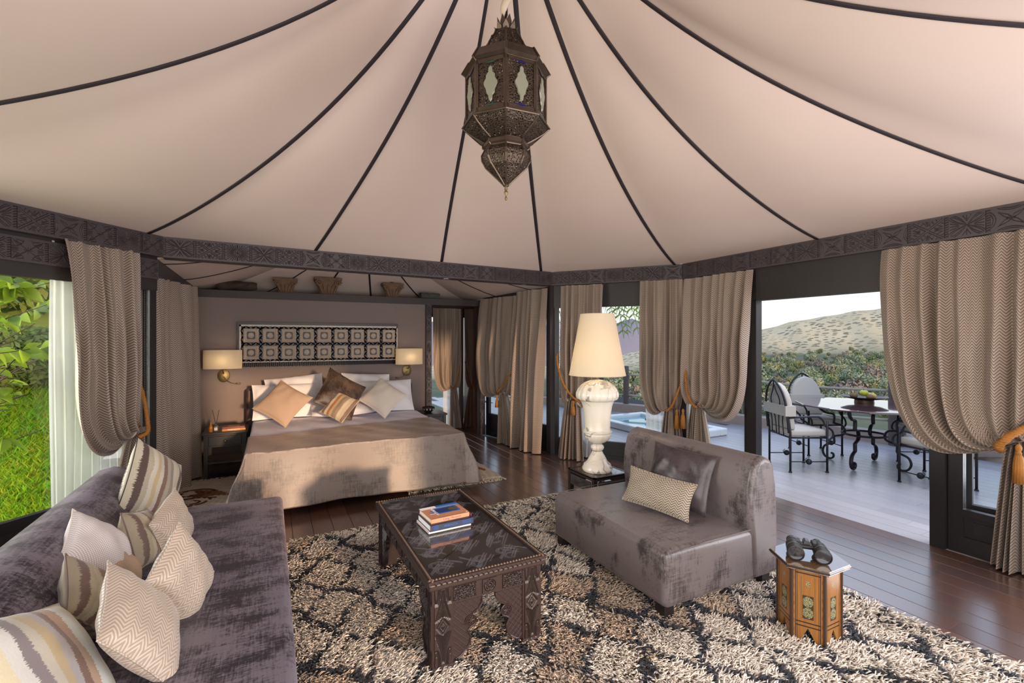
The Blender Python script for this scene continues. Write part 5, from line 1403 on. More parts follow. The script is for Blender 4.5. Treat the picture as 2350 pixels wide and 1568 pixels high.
far = np.hypot(x, y)
keep &= rng.uniform(0, 1, N) < np.clip(2.6/far, .55, 1)
inside_sofa = (x < -.06); keep &= ~inside_sofa
x, y = x[keep], y[keep]; N = len(x)
line, tan, near, hsh = rug_color(x, y)
fl_ = .5*np.sin(2.1*x+1.3*y)+.8*np.sin(3.7*y-2.2*x+1)+.6*np.sin(9*x+7*y)
ang = -1.2+fl_+rng.normal(0, .8, N)
lean = rng.uniform(.45, 1.15, N); ln = rng.uniform(.028, .054, N)*np.where(line, .92, 1); rad = rng.uniform(.0033, .0056, N)
dx, dy = np.cos(ang), np.sin(ang)
px_, py_ = -dy, dx
V = np.zeros((N, 10, 3)); 
base = np.stack([x, y, np.full(N, .006)], 1); dirh = np.stack([dx, dy, np.zeros(N)], 1); side = np.stack([px_, py_, np.zeros(N)], 1); upv = np.array((0, 0, 1.))
p0 = base; p1 = base+upv*(ln*.55*np.cos(lean*.5))[:, None]+dirh*(ln*.45*np.sin(lean*.5))[:, None]; p2 = p1+upv*(ln*.30*np.cos(lean*1.1))[:, None]+dirh*(ln*.45*np.sin(lean*1.1))[:, None]
p3 = p2+upv*(ln*.12*np.cos(lean*1.5))[:, None]+dirh*(ln*.28*np.sin(lean*1.5))[:, None]
for k, (pc, s) in enumerate(((p0, .9), (p1, 1.15), (p2, .95))):
    for j in range(3):
        a = 2*PI*j/3
        V[:, k*3+j] = pc+side*(rad*s*math.cos(a))[:, None]+(dirh*.5+upv*.85)*(rad*s*math.sin(a))[:, None]
V[:, 9] = p3
T_ = []
for k in range(2):
    for j in range(3):
        a, b_, c, d = k*3+j, k*3+(j+1) % 3, k*3+3+(j+1) % 3, k*3+3+j; T_ += [(a, b_, c), (a, c, d)]
T_ += [(6, 7, 9), (7, 8, 9), (8, 6, 9)]
T_ = np.array(T_)
def tri_mesh(name, V, T_, mat, col=None):
    n, k = V.shape[:2]; f = (np.arange(n)[:, None, None]*k+T_[None]).reshape(-1)
    me = bpy.data.meshes.new(name); me.vertices.add(n*k); me.vertices.foreach_set('co', V.reshape(-1).astype(np.float32))
    nt_ = len(f)//3; me.loops.add(nt_*3); me.loops.foreach_set('vertex_index', f.astype(np.int32)); me.polygons.add(nt_)
    me.polygons.foreach_set('loop_start', np.arange(0, nt_*3, 3, dtype=np.int32)); me.polygons.foreach_set('loop_total', np.full(nt_, 3, np.int32)); me.polygons.foreach_set('use_smooth', np.ones(nt_, bool))
    if col is not None:
        a = me.color_attributes.new('Col', 'FLOAT_COLOR', 'POINT'); a.data.foreach_set('color', np.repeat(col, k, axis=0).reshape(-1).astype(np.float32))
    me.materials.append(mat); me.update(calc_edges=True); me.validate(); return me
jit = rng.uniform(.62, 1.2, N)[:, None]
cream = np.array((.80, .70, .60)); tanc = np.array((.43, .275, .16)); blk = np.array((.022, .026, .038))
cc_ = np.where(tan[:, None], cream*(.35)+tanc*.65, cream)
warm = rng.uniform(0, 1, N)[:, None]; cc_ = cc_*(1-.25*(warm < .2))
cc_ = np.where(line[:, None], blk, cc_)*jit
o = place('pile', tri_mesh('pile', V, T_, M['pile'], np.concatenate([cc_, np.ones((N, 1))], 1)), rug); o['kind'] = 'stuff'
def fringe(parent, p0, p1, out, n, L, seed, mat='fringe', r=.0026, z=.006):
    r_ = random.Random(seed); b = MB(); p0, p1, out = Vector(p0), Vector(p1), Vector(out)
    for i in range(n):
        c = p0.lerp(p1, (i+.5+r_.uniform(-.2, .2))/n)
        for k in range(7):
            l = L*r_.uniform(.75, 1.15); sp = r_.uniform(-.9, .9); t_ = (p1-p0).normalized()
            q = c+t_*r_.uniform(-.006, .006)
            m_ = q+out*l*.45+t_*(sp*.012+r_.uniform(-.008, .008)); e_ = q+out*l+t_*(sp*.045)
            b.tube([(q.x, q.y, z+.010), (m_.x, m_.y, z+.008+r_.uniform(0, .010)), (e_.x, e_.y, z)], r, 4)
    o = b.build('fringe', M[mat], parent, True); o['kind'] = 'stuff'; return o
fringe(rug, (.06, RY1), (RX1, RY1), (0, 1), 46, .115, 3)

def flat_rug(name, label, x0, x1, y0, y1, seed, brown=None):
    r = thing(name, label, 'rug', (0, 0, 0)); r_ = np.random.default_rng(seed)
    nx, ny = 60, int(60*(y1-y0)/(x1-x0))
    m = MB(); m.grid(lambda u, v: (x0+(x1-x0)*u+.006*math.sin(9*v), y0+(y1-y0)*v+.006*math.sin(8*u), .0225+.006*math.sin(61*u+17*v)*math.sin(53*v-31*u)*(1 if .01 < u < .99 and .01 < v < .99 else 0)-(.02 if u in (0, 1) or v in (0, 1) else 0)), nx, ny)
    m.build('wool_ground', M['siderug'], r, True)
    return r
sr = flat_rug('bedside_rug', 'pale wool rug with brown spots right of the bed', 1.25, 2.33, 4.76, 6.9, 5)
fringe(sr, (1.25, 4.765), (2.33, 4.765), (0, -1), 26, .075, 8)
sl = flat_rug('bedside_rug', 'sand coloured rug with a dark brown motif left of the bed', -.98, -.20, 4.85, 6.14, 6)
fringe(sl, (-.96, 6.135), (-.22, 6.135), (0, 1), 14, .07, 9)
M['motif'] = plain('brown_wool', (.075, .022, .010), .95, bump=.6, bscale=120)
b = MB()
for k in range(2):
    for rr, aa in ((.15, .2), (.11, 2.6), (.06, 4.2)):
        b.tube([(-.66+rr*1.15*math.cos(aa+t_), 5.62-.30*k+rr*.9*math.sin(aa+t_), .024) for t_ in np.linspace(0, 3.6, 16)], .016, 6, flat=(1, .25))
for s in (-1, 1): b.tube([(-.66, 5.47, .024), (-.66+s*.2, 5.42-.02*s, .024)], .014, 6, flat=(1, .25))
o = b.build('woven_motif', M['motif'], sl); o['kind'] = 'stuff'

# ------------------------------------------------------------------ TERRACE
td = structure(empty('floor_terrace'))
KERB = [(5.6, 10.2), (6.70, 8.05), (7.75, 5.46), (8.20, 3.26), (8.15, 1.2), (7.7, -.9)]
MB().box(4.5, 8.6, -2.2, 11.5, -.30, -.024).build('deck_frame', M['under'], td)
DP = {l: plank_mesh('deck_board', .1505, l-.002, M['deck']) for l in (1.6, 2.1, 2.6)}
def kx(y): return float(np.interp(-y, [-k[1] for k in KERB], [k[0] for k in KERB]))
for i in range(31):
    x = 3.609+.153*i
    y = -1.6-random.random() if x > 4.48 else 4.62-(x-4.0)*1.27+.35
    while y < 10.4:
        l = random.choice((1.6, 2.1, 2.6))
        if x < kx(min(10, max(-.8, y+l/2)))+.25: place('deck_board', DP[l], td, (x, y+l/2, -.002))
        y += l
kb = structure(empty('trim_26'))
def ribbon(P, w, z0, z1, mat, name, parent):
    P = [Vector(p) for p in P]; N_ = []
    for i in range(len(P)):
        d = (P[min(i+1, len(P)-1)]-P[max(i-1, 0)]).normalized(); N_.append(Vector((-d.y, d.x)))
    b = MB()
    for i in range(len(P)-1):
        a0, a1 = P[i], P[i+1]; o0, o1 = a0+N_[i]*w, a1+N_[i+1]*w
        b.add([(*a0, z0), (*a1, z0), (*o1, z0), (*o0, z0), (*a0, z1), (*a1, z1), (*o1, z1), (*o0, z1)], [(3, 2, 1, 0), (4, 5, 6, 7), (0, 1, 5, 4), (1, 2, 6, 5), (2, 3, 7, 6), (3, 0, 4, 7)])
    return b.build(name, M[mat], parent)
KS = [(p[0], p[1]) for p in spline([(a, b_, 0) for a, b_ in KERB], 6)]
ribbon(KS, .24, -.1, .165, 'kerb', 'kerb', kb)
rl = thing('rope_railing', 'wooden post and rope railing along the terrace edge', 'railing', (0, 0, 0))
posts = [(8.20, 3.62, .105), (6.88, 8.02, .06), (7.92, 5.9, .045), (8.3, .6, .10), (6.2, 9.5, .06)]
for x, y, r in posts:
    b = MB(); b.lathe([(r, -.2), (r*1.0, .95), (r*.96, .98), (r*.5, .985)], 16, off=(x, y)); b.build('post', M['postwood'], rl, True, 40)
order = sorted(posts, key=lambda p: p[1])
for z in (.80, .36):
    for (xa, ya, ra), (xb, yb, rb_) in zip(order[:-1], order[1:]):
        P = [(xa+(xb-xa)*t_, ya+(yb-ya)*t_, z-.05*math.sin(PI*t_)*.6) for t_ in np.linspace(0, 1, 12)]
        MB().tube(P, .020, 8).build('rope', M['railrope'], rl, True)

# hot tub
ht = thing('hot_tub', 'white rimmed sunken hot tub with pale turquoise water on the terrace', 'hot tub', (0, 0, 0))
hx0, hx1, hy0, hy1 = 5.36, 6.62, 5.25, 7.25
b = MB()
for bx in ((hx0, hx0+.16, hy0, hy1), (hx1-.16, hx1, hy0, hy1), (hx0+.16, hx1-.16, hy0, hy0+.16), (hx0+.16, hx1-.16, hy1-.16, hy1)): b.box(*bx, 0, .115)
o = b.build('rim', M['tub'], ht); bevel(o, .02, 3)
b = MB(); b.box(hx0+.15, hx1-.15, hy0+.15, hy1-.15, .0, .06); b.build('water', M['water'], ht)
o = MB().box(hx1-.55, hx1-.16, hy0+.5, hy0+1.3, .05, .16).build('headrest', M['tub'], ht); bevel(o, .03, 3)
MB().box(hx1-.56, hx1-.50, hy0+.5, hy0+1.3, .09, .125).build('jet_strip', M['inlay_dark'], ht)

# wrought iron chairs and table
def iron_chair(label, x, y, face):
    """facing +x locally"""
    r = thing('iron_chair', label, 'chair', (x, y, 0), face, 'wrought iron terrace chairs')
    w, d = .225, .215; R_ = .0125
    for sy in (-1, 1):
        b = MB(); b.tube([(d, sy*w, 0), (d, sy*w, .60)], R_, 8); b.lathe([(.020, 0), (.018, .012), (.013, .016)], 10, off=(d, sy*w)); b.build('leg', M['iron'], r, True)
        b = MB(); b.tube([(-d, sy*w, 0), (-d, sy*w, .46), (-d-.02, sy*w, .62)], R_, 8); b.lathe([(.020, 0), (.018, .012), (.013, .016)], 10, off=(-d, sy*w)); b.build('leg', M['iron'], r, True)
        b = MB(); b.tube([(-d-.02, sy*w, .635), (0, sy*w, .65), (d*.55, sy*w, .648)]+spline([(d*.55, sy*w, .648), (d*.78, sy*w, .60), (d*.86, sy*w, .55), (d, sy*w, .53)], 5)+spline([(d, sy*w, .53), (d+.055, sy*w, .49), (d+.07, sy*w, .43), (d+.03, sy*w, .385), (d, sy*w, .38)], 5), R_*.9, 7); b.build('armrest', M['iron'], r, True)
        b = MB(); b.tube([(-d, sy*w, .125), (d, sy*w, .125)], .006, 6); b.sphere((0, sy*w, .125), .034, 12, 8); b.tube([(-.03, sy*w, .125), (-.045, sy*w, .15), (-.02, sy*w, .17)], .004, 5); b.build('stretcher', M['iron'], r, True)
    b = MB(); b.tube([(-d, -w, .405), (d, -w, .405), (d, w, .405), (-d, w, .405)], .011, 7, closed=True); b.build('seat_frame', M['iron'], r, True)
    # gothic back: local plane x = -d - tilt
    bx = lambda z: -d-.02-.10*max(0, z-.5)
    arch = [(bx(z), s_*w*k, z) for z, k, s_ in ((.46, 1, -1), (.70, 1, -1), (.84, .90, -1), (.95, .66, -1), (1.02, .36, -1), (1.065, .0, 1), (1.02, .36, 1), (.95, .66, 1), (.84, .90, 1), (.70, 1, 1), (.46, 1, 1))]
    b = MB(); b.tube(spline(arch, 4), R_, 8); b.build('back_frame', M['iron'], r, True)
    for s_ in (-1, 1):
        b = MB(); b.tube(spline([(bx(.42), s_*w*.55, .42), (bx(.6), s_*w*.52, .60), (bx(.72), s_*w*.78, .73), (bx(.82), s_*w*.94, .80)], 5), .007, 6); b.build('tracery', M['iron'], r, True)
        b = MB(); b.tube(spline([(bx(1.05), 0, 1.05), (bx(.95), s_*w*.12, .95), (bx(.82), s_*w*.42, .82), (bx(.62), s_*w*.18, .62), (bx(.42), s_*w*.12, .42)], 5), .007, 6); b.build('tracery', M['iron'], r, True)
    sc = bevel(MB().box(-d+.005, d+.015, -w+.012, w-.012, .415, .492).build('seat_cushion', M['cushion_out'], r), .026, 4); smooth(sc)
    b = MB(); prof_ = [(y_*w*.97, z_) for z_, y_ in ((.495, -1), (.70, -1), (.83, -.92), (.93, -.72), (1.0, -.42), (1.03, 0), (1.0, .42), (.93, .72), (.83, .92), (.70, 1), (.495, 1))]
    n_ = len(prof_); b.add([(bx(z_)+.02, y_, z_) for y_, z_ in prof_]+[(bx(z_)+.09, y_, z_) for y_, z_ in prof_], [tuple(range(n_)), tuple(range(n_, 2*n_))[::-1]]+[(i, n_+i, n_+(i+1) % n_, (i+1) % n_) for i in range(n_)])
    bc = bevel(b.build('back_cushion', M['cushion_out'], r), .022, 3, 50); smooth(bc)
    b = MB(); b.box(bx(.72)-.022, bx(.72)+.10, -w*1.06, w*1.06, .655, .775); st2 = b.build('strap_band', M['cushion_out'], r)
    return r
TCX, TCY = 6.55, 3.235
iron_chair('wrought iron chair with arched back, back turned to the open door, nearest the post', 5.71, 3.55, math.atan2(-.21, .41))
iron_chair('wrought iron chair with its cream back cushion facing the room, behind the nearest chair', 6.72, 3.93, math.atan2(-.36, -.18))
iron_chair('wrought iron chair at the right end of the table, partly hidden by the large curtain', 6.29, 2.42, math.atan2(.95, .22))
iron_chair('wrought iron chair on the far side of the table behind the large curtain', 7.18, 2.83, math.atan2(.42, -.63))
ot = thing('terrace_table', 'round polished dark table with scrolled iron legs on the terrace', 'table', (TCX, TCY, 0))
b = MB(); b.lathe([(.70, .722), (.735, .728), (.735, .742), (.725, .748)], 12); b.build('tabletop', M['tabstone'], ot)
b = MB(); b.tube([(.23*math.cos(t_), .23*math.sin(t_), .385) for t_ in np.linspace(0, 2*PI, 33)[:-1]], .013, 8, closed=True); b.build('ring', M['iron'], ot, True)
for k in range(4):
    a = k*PI/2+.18
    prof_ = spline([(.50, .72), (.44, .66), (.36, .60), (.285, .575), (.275, .52)], 5)[:-1] if False else None
    pts = [(.52, .72), (.50, .655), (.42, .60), (.33, .585), (.325, .50), (.325, .475), (.24, .455), (.205, .40), (.22, .345), (.30, .315), (.325, .30), (.325, .22), (.36, .205), (.43, .17), (.455, .10), (.43, .035), (.375, .012), (.335, .035), (.335, .075), (.36, .085)]
    b = MB(); b.T = Matrix.Rotation(a, 4, 'Z'); b.tube(spline([(q[0], 0, q[1]) for q in pts], 5), .016, 6, flat=(1.35, .8)); b.build('leg', M['iron'], ot, True)
fb_ = thing('fruit_bowl', 'shallow bronze footed bowl of fruit on the terrace table', 'bowl', (6.76, 3.34, .748)); fb_.scale = (1.25, 1.25, 1.0)
b = MB(); b.lathe([(.085, 0), (.082, .035), (.09, .042), (.15, .055), (.195, .078), (.20, .082), (.15, .062), (.06, .05), (.001, .048)], 32, cap=False); b.build('dish', M['bronzebowl'], fb_, True, 40)
def fruit(name, label, cat, dx, dy, z, r, mat, group, sc=(1, 1, .9)):
    r *= 1.2; f = thing(name, label, cat, (6.76+dx*1.2, 3.34+dy*1.2, .748+z), random.random()*6, group)
    b = MB(); b.sphere((0, 0, 0), r, 16, 10, sc)
    v = []
    for p_ in b.v: 
        q_ = Vector(p_); rr = math.hypot(q_.x, q_.y); v.append((q_.x, q_.y, q_.z-(.35*r*math.exp(-(rr/(r*.4))**2)*(1 if q_.z > 0 else -.4) if name == 'apple' else 0)))
    b.v = v; b.build('flesh', M[mat], f, True)
    if name == 'apple': b = MB(); b.tube([(0, 0, r*.4), (.004, .002, r*1.1)], .0025, 5); b.build('stem', M['stemb'], f)
fruit('apple', 'green apple on top of the fruit pile in the bronze bowl', 'fruit', -.045, -.02, .128, .040, 'applegreen', None)
fruit('apple', 'yellow and red apple in the middle front of the bronze bowl', 'fruit', -.005, -.075, .092, .040, 'appleyellow', None)
fruit('apple', 'yellow-green apple at the right of the bronze bowl', 'fruit', .055, -.055+.02, .094, .040, 'applegreen', None)
for dx, dy, z, lb in ((-.10, .05, .090, 'kiwi at the left edge of the bronze fruit bowl'), (.015, .02, .120, 'kiwi on top of the pile right of the green apple'), (-.06, -.085, .085, 'kiwi in front of the yellow and red apple')): fruit('kiwi', lb, 'fruit', dx, dy, z, .034, 'kiwi', None, (1.15, .95, .9))

# ------------------------------------------------------------------ VALLEY, HILLS, MOUNTAIN
T27 = math.radians(27.1)
def dirv(px): 
    a = (px-1175)/1088; return math.sin(T27)+a*math.cos(T27), math.cos(T27)-a*math.sin(T27)
t = NT('hillside'); g = t.n('NewGeometry').outputs['Position']
def mp(s): return t.n('Mapping', {'Vector': g, 'Scale': (s, s, s)}).outputs[0]
n1 = t.noise(mp(.02), 1, 6, .65); n2 = t.noise(mp(.006), 1, 4, .6)
c = t.mix(n1, (.62, .44, .225), (.80, .62, .37))
vo = t.n('TexVoronoi', {'Vector': mp(.17), 'Scale': 1.0, 'Randomness': 1.0}).outputs[0]
sp = t.math('MULTIPLY', t.n('MapRange', {0: vo, 1: .44, 2: .34}).outputs[0], t.n('MapRange', {0: t.noise(mp(.02), 1, 3), 1: .34, 2: .56}).outputs[0])
c = t.mix(t.math('MULTIPLY', sp, .85), c, (.14, .13, .075))
c = t.mix(t.n('MapRange', {0: n2, 1: .58, 2: .70}).outputs[0], c, (.24, .17, .12))
ra = t.n('VectorMath', {0: g}, operation='LENGTH').outputs['Value']
low = t.n('MapRange', {0: ra, 1: 420, 2: 560, 3: 1, 4: 0}).outputs[0]
n3 = t.noise(mp(.05), 1, 6, .7)
scrub = t.ramp(n3, [(.25, (.035, .052, .022)), (.45, (.085, .105, .04)), (.6, (.15, .14, .06)), (.75, (.11, .125, .05))])
c = t.mix(t.math('MULTIPLY', low, t.n('MapRange', {0: t.noise(mp(.011), 1, 4), 1: .18, 2: .30}).outputs[0]), c, scrub)
M['hill'] = t.end(t.pbr(c, .95))
M['mount'] = plain('far_mountain', (.25, .22, .25), 1.0)
AZ = np.linspace(-12, 75, 150); RR = np.concatenate([np.geomspace(8.6, 60, 26), np.geomspace(66, 720, 64)])
def elev(px, r):
    tp = float(np.interp(px, [1300, 1465, 1600, 1745, 1850, 1950, 2020, 2200, 2600, 4000], [838, 806, 785, 757, 733, 716, 706, 675, 640, 620]))
    bp_ = float(np.interp(px, [1300, 1465, 1745, 2020, 2600], [868, 848, 812, 808, 800]))
    ys = np.interp(math.log(r), [math.log(v) for v in (8.6, 12, 20, 40, 100, 250, 500, 560, 640, 720)], [1050, 1010, 985, 945, 890, bp_+22, bp_, bp_*.62+tp*.38-4, tp, tp+14])
    return (780-ys)/1088
V = []; 
for r in RR:
    for az in AZ:
        a = math.radians(az)-T27+T27; aa = math.radians(az)          # azimuth relative to the room's depth axis, towards +x
        rel = aa-T27; rel = max(min(rel, 1.25), -1.2)
        px = 1175+1088*math.tan(rel); cosr = math.cos(rel)
        z = 1.55+r*cosr*elev(px, r) if True else 0
        jz = (.010*r*math.sin(az*.9+r*.01)*math.sin(r*.02+az*.35)+.006*r*math.sin(az*2.3+r*.031)) if r > 490 else .0
        V.append((r*math.sin(aa), r*math.cos(aa), z+jz*.14))
n = len(AZ); F = [(j*n+i, j*n+i+1, (j+1)*n+i+1, (j+1)*n+i) for j in range(len(RR)-1) for i in range(n-1)]
ter = place('hills', mesh_data('hills', V, F, M['hill'], None, None, None, True)); ter['kind'] = 'structure'
# blue mountain behind, to the left
V = []; 
for j in range(10):
    for i in range(40):
        px = 900+i*22; dx, dy = dirv(px); h = float(np.interp(px, [900, 1300, 1380, 1450, 1520, 1620, 1760], [740, 742, 736, 741, 752, 776, 800]))+5*math.sin(i*1.7)
        d = 2600+j*90; y_ = 860+(h-860)*(1-(j-6)**2/36 if j < 6 else 1)
        V.append((dx*d, dy*d, 1.55+d*(780-y_)/1088+25*math.sin(i*.9+j)*math.sin(j*.8)))
F = [(j*40+i, j*40+i+1, (j+1)*40+i+1, (j+1)*40+i) for j in range(9) for i in range(39)]
mo = place('hills_far', mesh_data('hills_far', V, F, M['mount'], None, None, None, True)); mo['kind'] = 'structure'

# valley trees: five kinds of rounded crowns, each tree an object
def leaf_mat(name, a, b_): 
    t = NT(name); n = t.noise(t.obj(), 7, 4, .7); r = t.rnd()
    c = t.mix(n, tuple(x*.55 for x in a), a); c = t.mix(t.math('MULTIPLY', r, .8), c, b_); return t.end(t.pbr(c, .9))
KINDS = [('olive_tree', 'grey-green olive tree on the valley floor', leaf_mat('olive_leaf', (.33, .38, .22), (.40, .43, .27))), ('bushy_tree', 'dark green bushy tree on the valley floor', leaf_mat('dark_leaf', (.20, .27, .12), (.26, .31, .14))),
         ('autumn_tree', 'yellowing bushy tree on the valley floor', leaf_mat('autumn_leaf', (.42, .38, .14), (.36, .35, .16))), ('bare_tree', 'brownish thinly leaved tree on the valley floor', leaf_mat('bare_leaf', (.33, .27, .21), (.37, .31, .24)))]
def crown_mesh(seed, mat):
    r_ = np.random.default_rng(seed); C_ = []
    for k in range(10): C_.append((r_.uniform(-.55, .55), r_.uniform(-.55, .55), r_.uniform(.30, 1.05), r_.uniform(.28, .48)))
    n = 900; pk = r_.integers(0, 10, n); u = r_.normal(size=(n, 3)); u /= np.linalg.norm(u, axis=1)[:, None]; Ca = np.array(C_)
    p = Ca[pk, :3]+u*(Ca[pk, 3]*r_.uniform(.75, 1.05, n))[:, None]
    a = np.cross(u, r_.normal(size=(n, 3))); a /= np.linalg.norm(a, axis=1)[:, None]; b_ = np.cross(u, a); sz = r_.uniform(.05, .10, n)[:, None]
    u2 = u*sz*.5
    V = np.stack([p-a*sz, p+b_*sz*.8+u2, p+a*sz, p-b_*sz*.8-u2], 1)
    return tri_mesh('crown', V, np.array([(0, 1, 2), (0, 2, 3)]), mat)
b = MB(); b.tube([(0, 0, -.4), (.02, 0, .2), (-.02, .02, .6)], [.09, .07, .05], 6); TRK = mesh_data('trunk', b.v, b.f, M['stemb'])
CR = [[crown_mesh(k*10+i, KINDS[k][2]) for i in range(3)] for k in range(4)]
r_ = random.Random(5); nT = 0; TP = []
for tries in range(20000):
    if nT >= 290: break
    px = r_.choice((r_.uniform(1375, 1480), r_.uniform(1735, 2075), r_.uniform(1735, 2075), r_.uniform(1735, 2075), r_.uniform(1250, 2500))); ln_ = r_.uniform(math.log(24), math.log(430)); d = math.exp(ln_)
    py = 780-1088*elev(px, d/math.cos(math.atan((px-1175)/1088)))
    dx, dy = dirv(px); 
    z = 1.55+d*(780-py)/1088
    if d > 260 and r_.random() < .25: continue
    k = r_.choices((0, 1, 2, 3), (.42, .28, .18, .12))[0]
    s = r_.uniform(1.5, 3.0)*(.55+.45*min(1, d/120))*(.62 if d < 45 else 1)
    if any((dx*d-a)**2+(dy*d-b_)**2 < (1.05*(c_+s))**2 for a, b_, c_ in TP): continue
    rt = tag(empty(KINDS[k][0], (dx*d, dy*d, z-.15), r_.uniform(0, 6.28)), KINDS[k][1], 'tree', KINDS[k][0].replace('_', ' ')+'s in the valley'); rt.scale = (s*r_.uniform(.85, 1.05), s, s*r_.uniform(.8, 1.15))
    place('crown', r_.choice(CR[k]), rt); place('trunk', TRK, rt); nT += 1; TP.append((dx*d, dy*d, s))
# village houses on the slope
M['mud'] = plain('mud_plaster', (.52, .38, .25), .9, var=.1); M['whitew'] = plain('whitewash', (.66, .60, .50), .9)
def house(label, px, py, d, w, h, mat='mud', dep=8):
    dx, dy = dirv(px); r = thing('village_house', label, 'house', (dx*d, dy*d, 1.55+d*(780-py)/1088), -T27-math.atan((px-1175)/1088)*.7)
    MB().box(-w/2, w/2, -dep/2, dep/2, -3, h).build('walls', M[mat], r)
    b = MB()
    for x0, x1, y0, y1 in ((-w/2, w/2, -dep/2, -dep/2+.3), (-w/2, w/2, dep/2-.3, dep/2), (-w/2, -w/2+.3, -dep/2, dep/2), (w/2-.3, w/2, -dep/2, dep/2)): b.box(x0-.05, x1+.05, y0-.05, y1+.05, h, h+.5)
    b.build('parapet', M[mat], r)
    for k in range(max(1, int(w/4))): MB().box(-w/2+1.2+k*4, -w/2+2.2+k*4, -dep/2-.06, -dep/2+.02, h*.45, h*.78).build('window', M['inlay_dark'], r)
house('pale low village house at the left on the sunlit slope', 1846, 789, 545, 9, 3.0, 'whitew')
house('sand coloured village house with a tall shaded block, middle of the slope', 1878, 786, 540, 10, 4.0, 'whitew')
house('tall square village tower house beside the pale one', 1889, 789, 530, 5, 6.5, 'mud', 6)
house('wide sandy village house behind the tower house', 1895, 779, 555, 12, 3.2)
house('long white farm building high on the slope', 1969, 766, 580, 14, 2.2, 'whitew')
house('white village house near the large curtain', 1998, 783, 540, 12, 3.0, 'whitew')
house('sandy two storey village house beside the large curtain', 2010, 776, 555, 8, 5.2)
house('grey brown village house low at the right', 2016, 790, 520, 13, 4.0)
# two slender poplars by the village
for px, lb in ((1846, 'left of the two slim village poplars'), (1860, 'right of the two slim village poplars')):
    dx, dy = dirv(px); d = 560
    r = tag(empty('poplar', (dx*d, dy*d, 1.55+d*(780-786)/1088)), lb, 'tree'); r.scale = (2.8, 2.8, 6.2); place('crown', CR[0][0], r); place('trunk', TRK, r)
# palm outside the diagonal window
pm_ = thing('palm_tree', 'palm with drooping feathery fronds outside the window behind the lamp', 'palm', (0, 0, 0))
dx, dy = dirv(1362); d = 8.2; bx_, by_ = dx*d, dy*d
b = MB(); b.tube([(bx_, by_, -.6), (bx_+.05, by_, 1.2), (bx_, by_, 2.42)], [.17, .14, .13], 12); b.build('trunk', M['stemb'], pm_, True)
t = NT('palm_leaf'); df_ = t.n('BsdfDiffuse', {0: (.16, .24, .035, 1)}); tl_ = t.n('BsdfTranslucent', {0: (.30, .42, .05, 1)}); M['palm'] = t.end(t.n('MixShader', {0: .5, 1: df_.outputs[0], 2: tl_.outputs[0]}))
for k in range(22):
    a = k*2.399+.3; rr = random.Random(k); L_f = rr.uniform(1.1, 1.6); c, s = math.cos(a), math.sin(a); top = rr.uniform(.1, .45)
    mid = bez((bx_, by_, 2.40), (bx_+c*.5, by_+s*.5, 2.5+top), (bx_+c*L_f*.9, by_+s*L_f*.9, 2.5), (bx_+c*L_f*1.15, by_+s*L_f*1.15, 1.95-rr.uniform(0, .5)), 22)
    b = MB(); b.tube(mid, [.014-.0005*i for i in range(23)], 5); fr_ = b.build('frond', M['palm'], pm_, True)
    b = MB()
    for i in range(3, 22):
        p_ = Vector(mid[i]); dd = (Vector(mid[min(i+1, 22)])-Vector(mid[i-1])).normalized(); sd_ = dd.cross(Vector((0, 0, 1))).normalized()
        for sg in (-1, 1):
            for h_ in (0, .33, .66):
                q0 = p_+dd*.03*h_; l_ = .34*(1-abs(i-12)/16); e_ = q0+sd_*sg*l_*.62+dd*l_*.45-Vector((0, 0, l_*.62)); m2 = q0+sd_*sg*l_*.42+dd*l_*.25-Vector((0, 0, l_*.10))
                wv = dd*.006; b.add([tuple(q0-wv*.6), tuple(q0+wv*.6), tuple(m2+wv), tuple(m2-wv), tuple(e_)], [(0, 1, 2, 3), (3, 2, 4)])
    o = b.build('leaflets', M['palm'], fr_); o['kind'] = 'stuff'

# ------------------------------------------------------------------ GARDEN OUTSIDE THE LEFT WINDOW
t = NT('lawn'); n = t.noise(t.obj(), 3, 5, .7); n2 = t.noise(t.obj(), .8, 3)
c = t.mix(n, (.18, .27, .03), (.38, .46, .07)); c = t.mix(t.n('MapRange', {0: n2, 1: .52, 2: .72}).outputs[0], c, (.33, .32, .10)); M['lawn'] = t.end(t.pbr(c, .95))
def gz(x, y):
    u = max(0, (-x-1.6)*.62+(y-3.6)*.78); return -.05+.055*u+.012*u*u
b = MB(); b.grid(lambda u, v: (lambda x, y: (x, y, gz(x, y)))(-1.7-u*26, -1+v*32-u*3), 40, 40); lw = b.build('lawn', M['lawn'], None, True); lw['kind'] = 'structure'; lw.name = 'ground'
N = 42000; rg = np.random.default_rng(3)
dd_ = rg.uniform(0, 1, N)**1.7*9+3.4; azz = np.radians(rg.uniform(-24.5, -14.5, N)); gx, gy = np.sin(azz)*dd_*1.0, np.cos(azz)*dd_
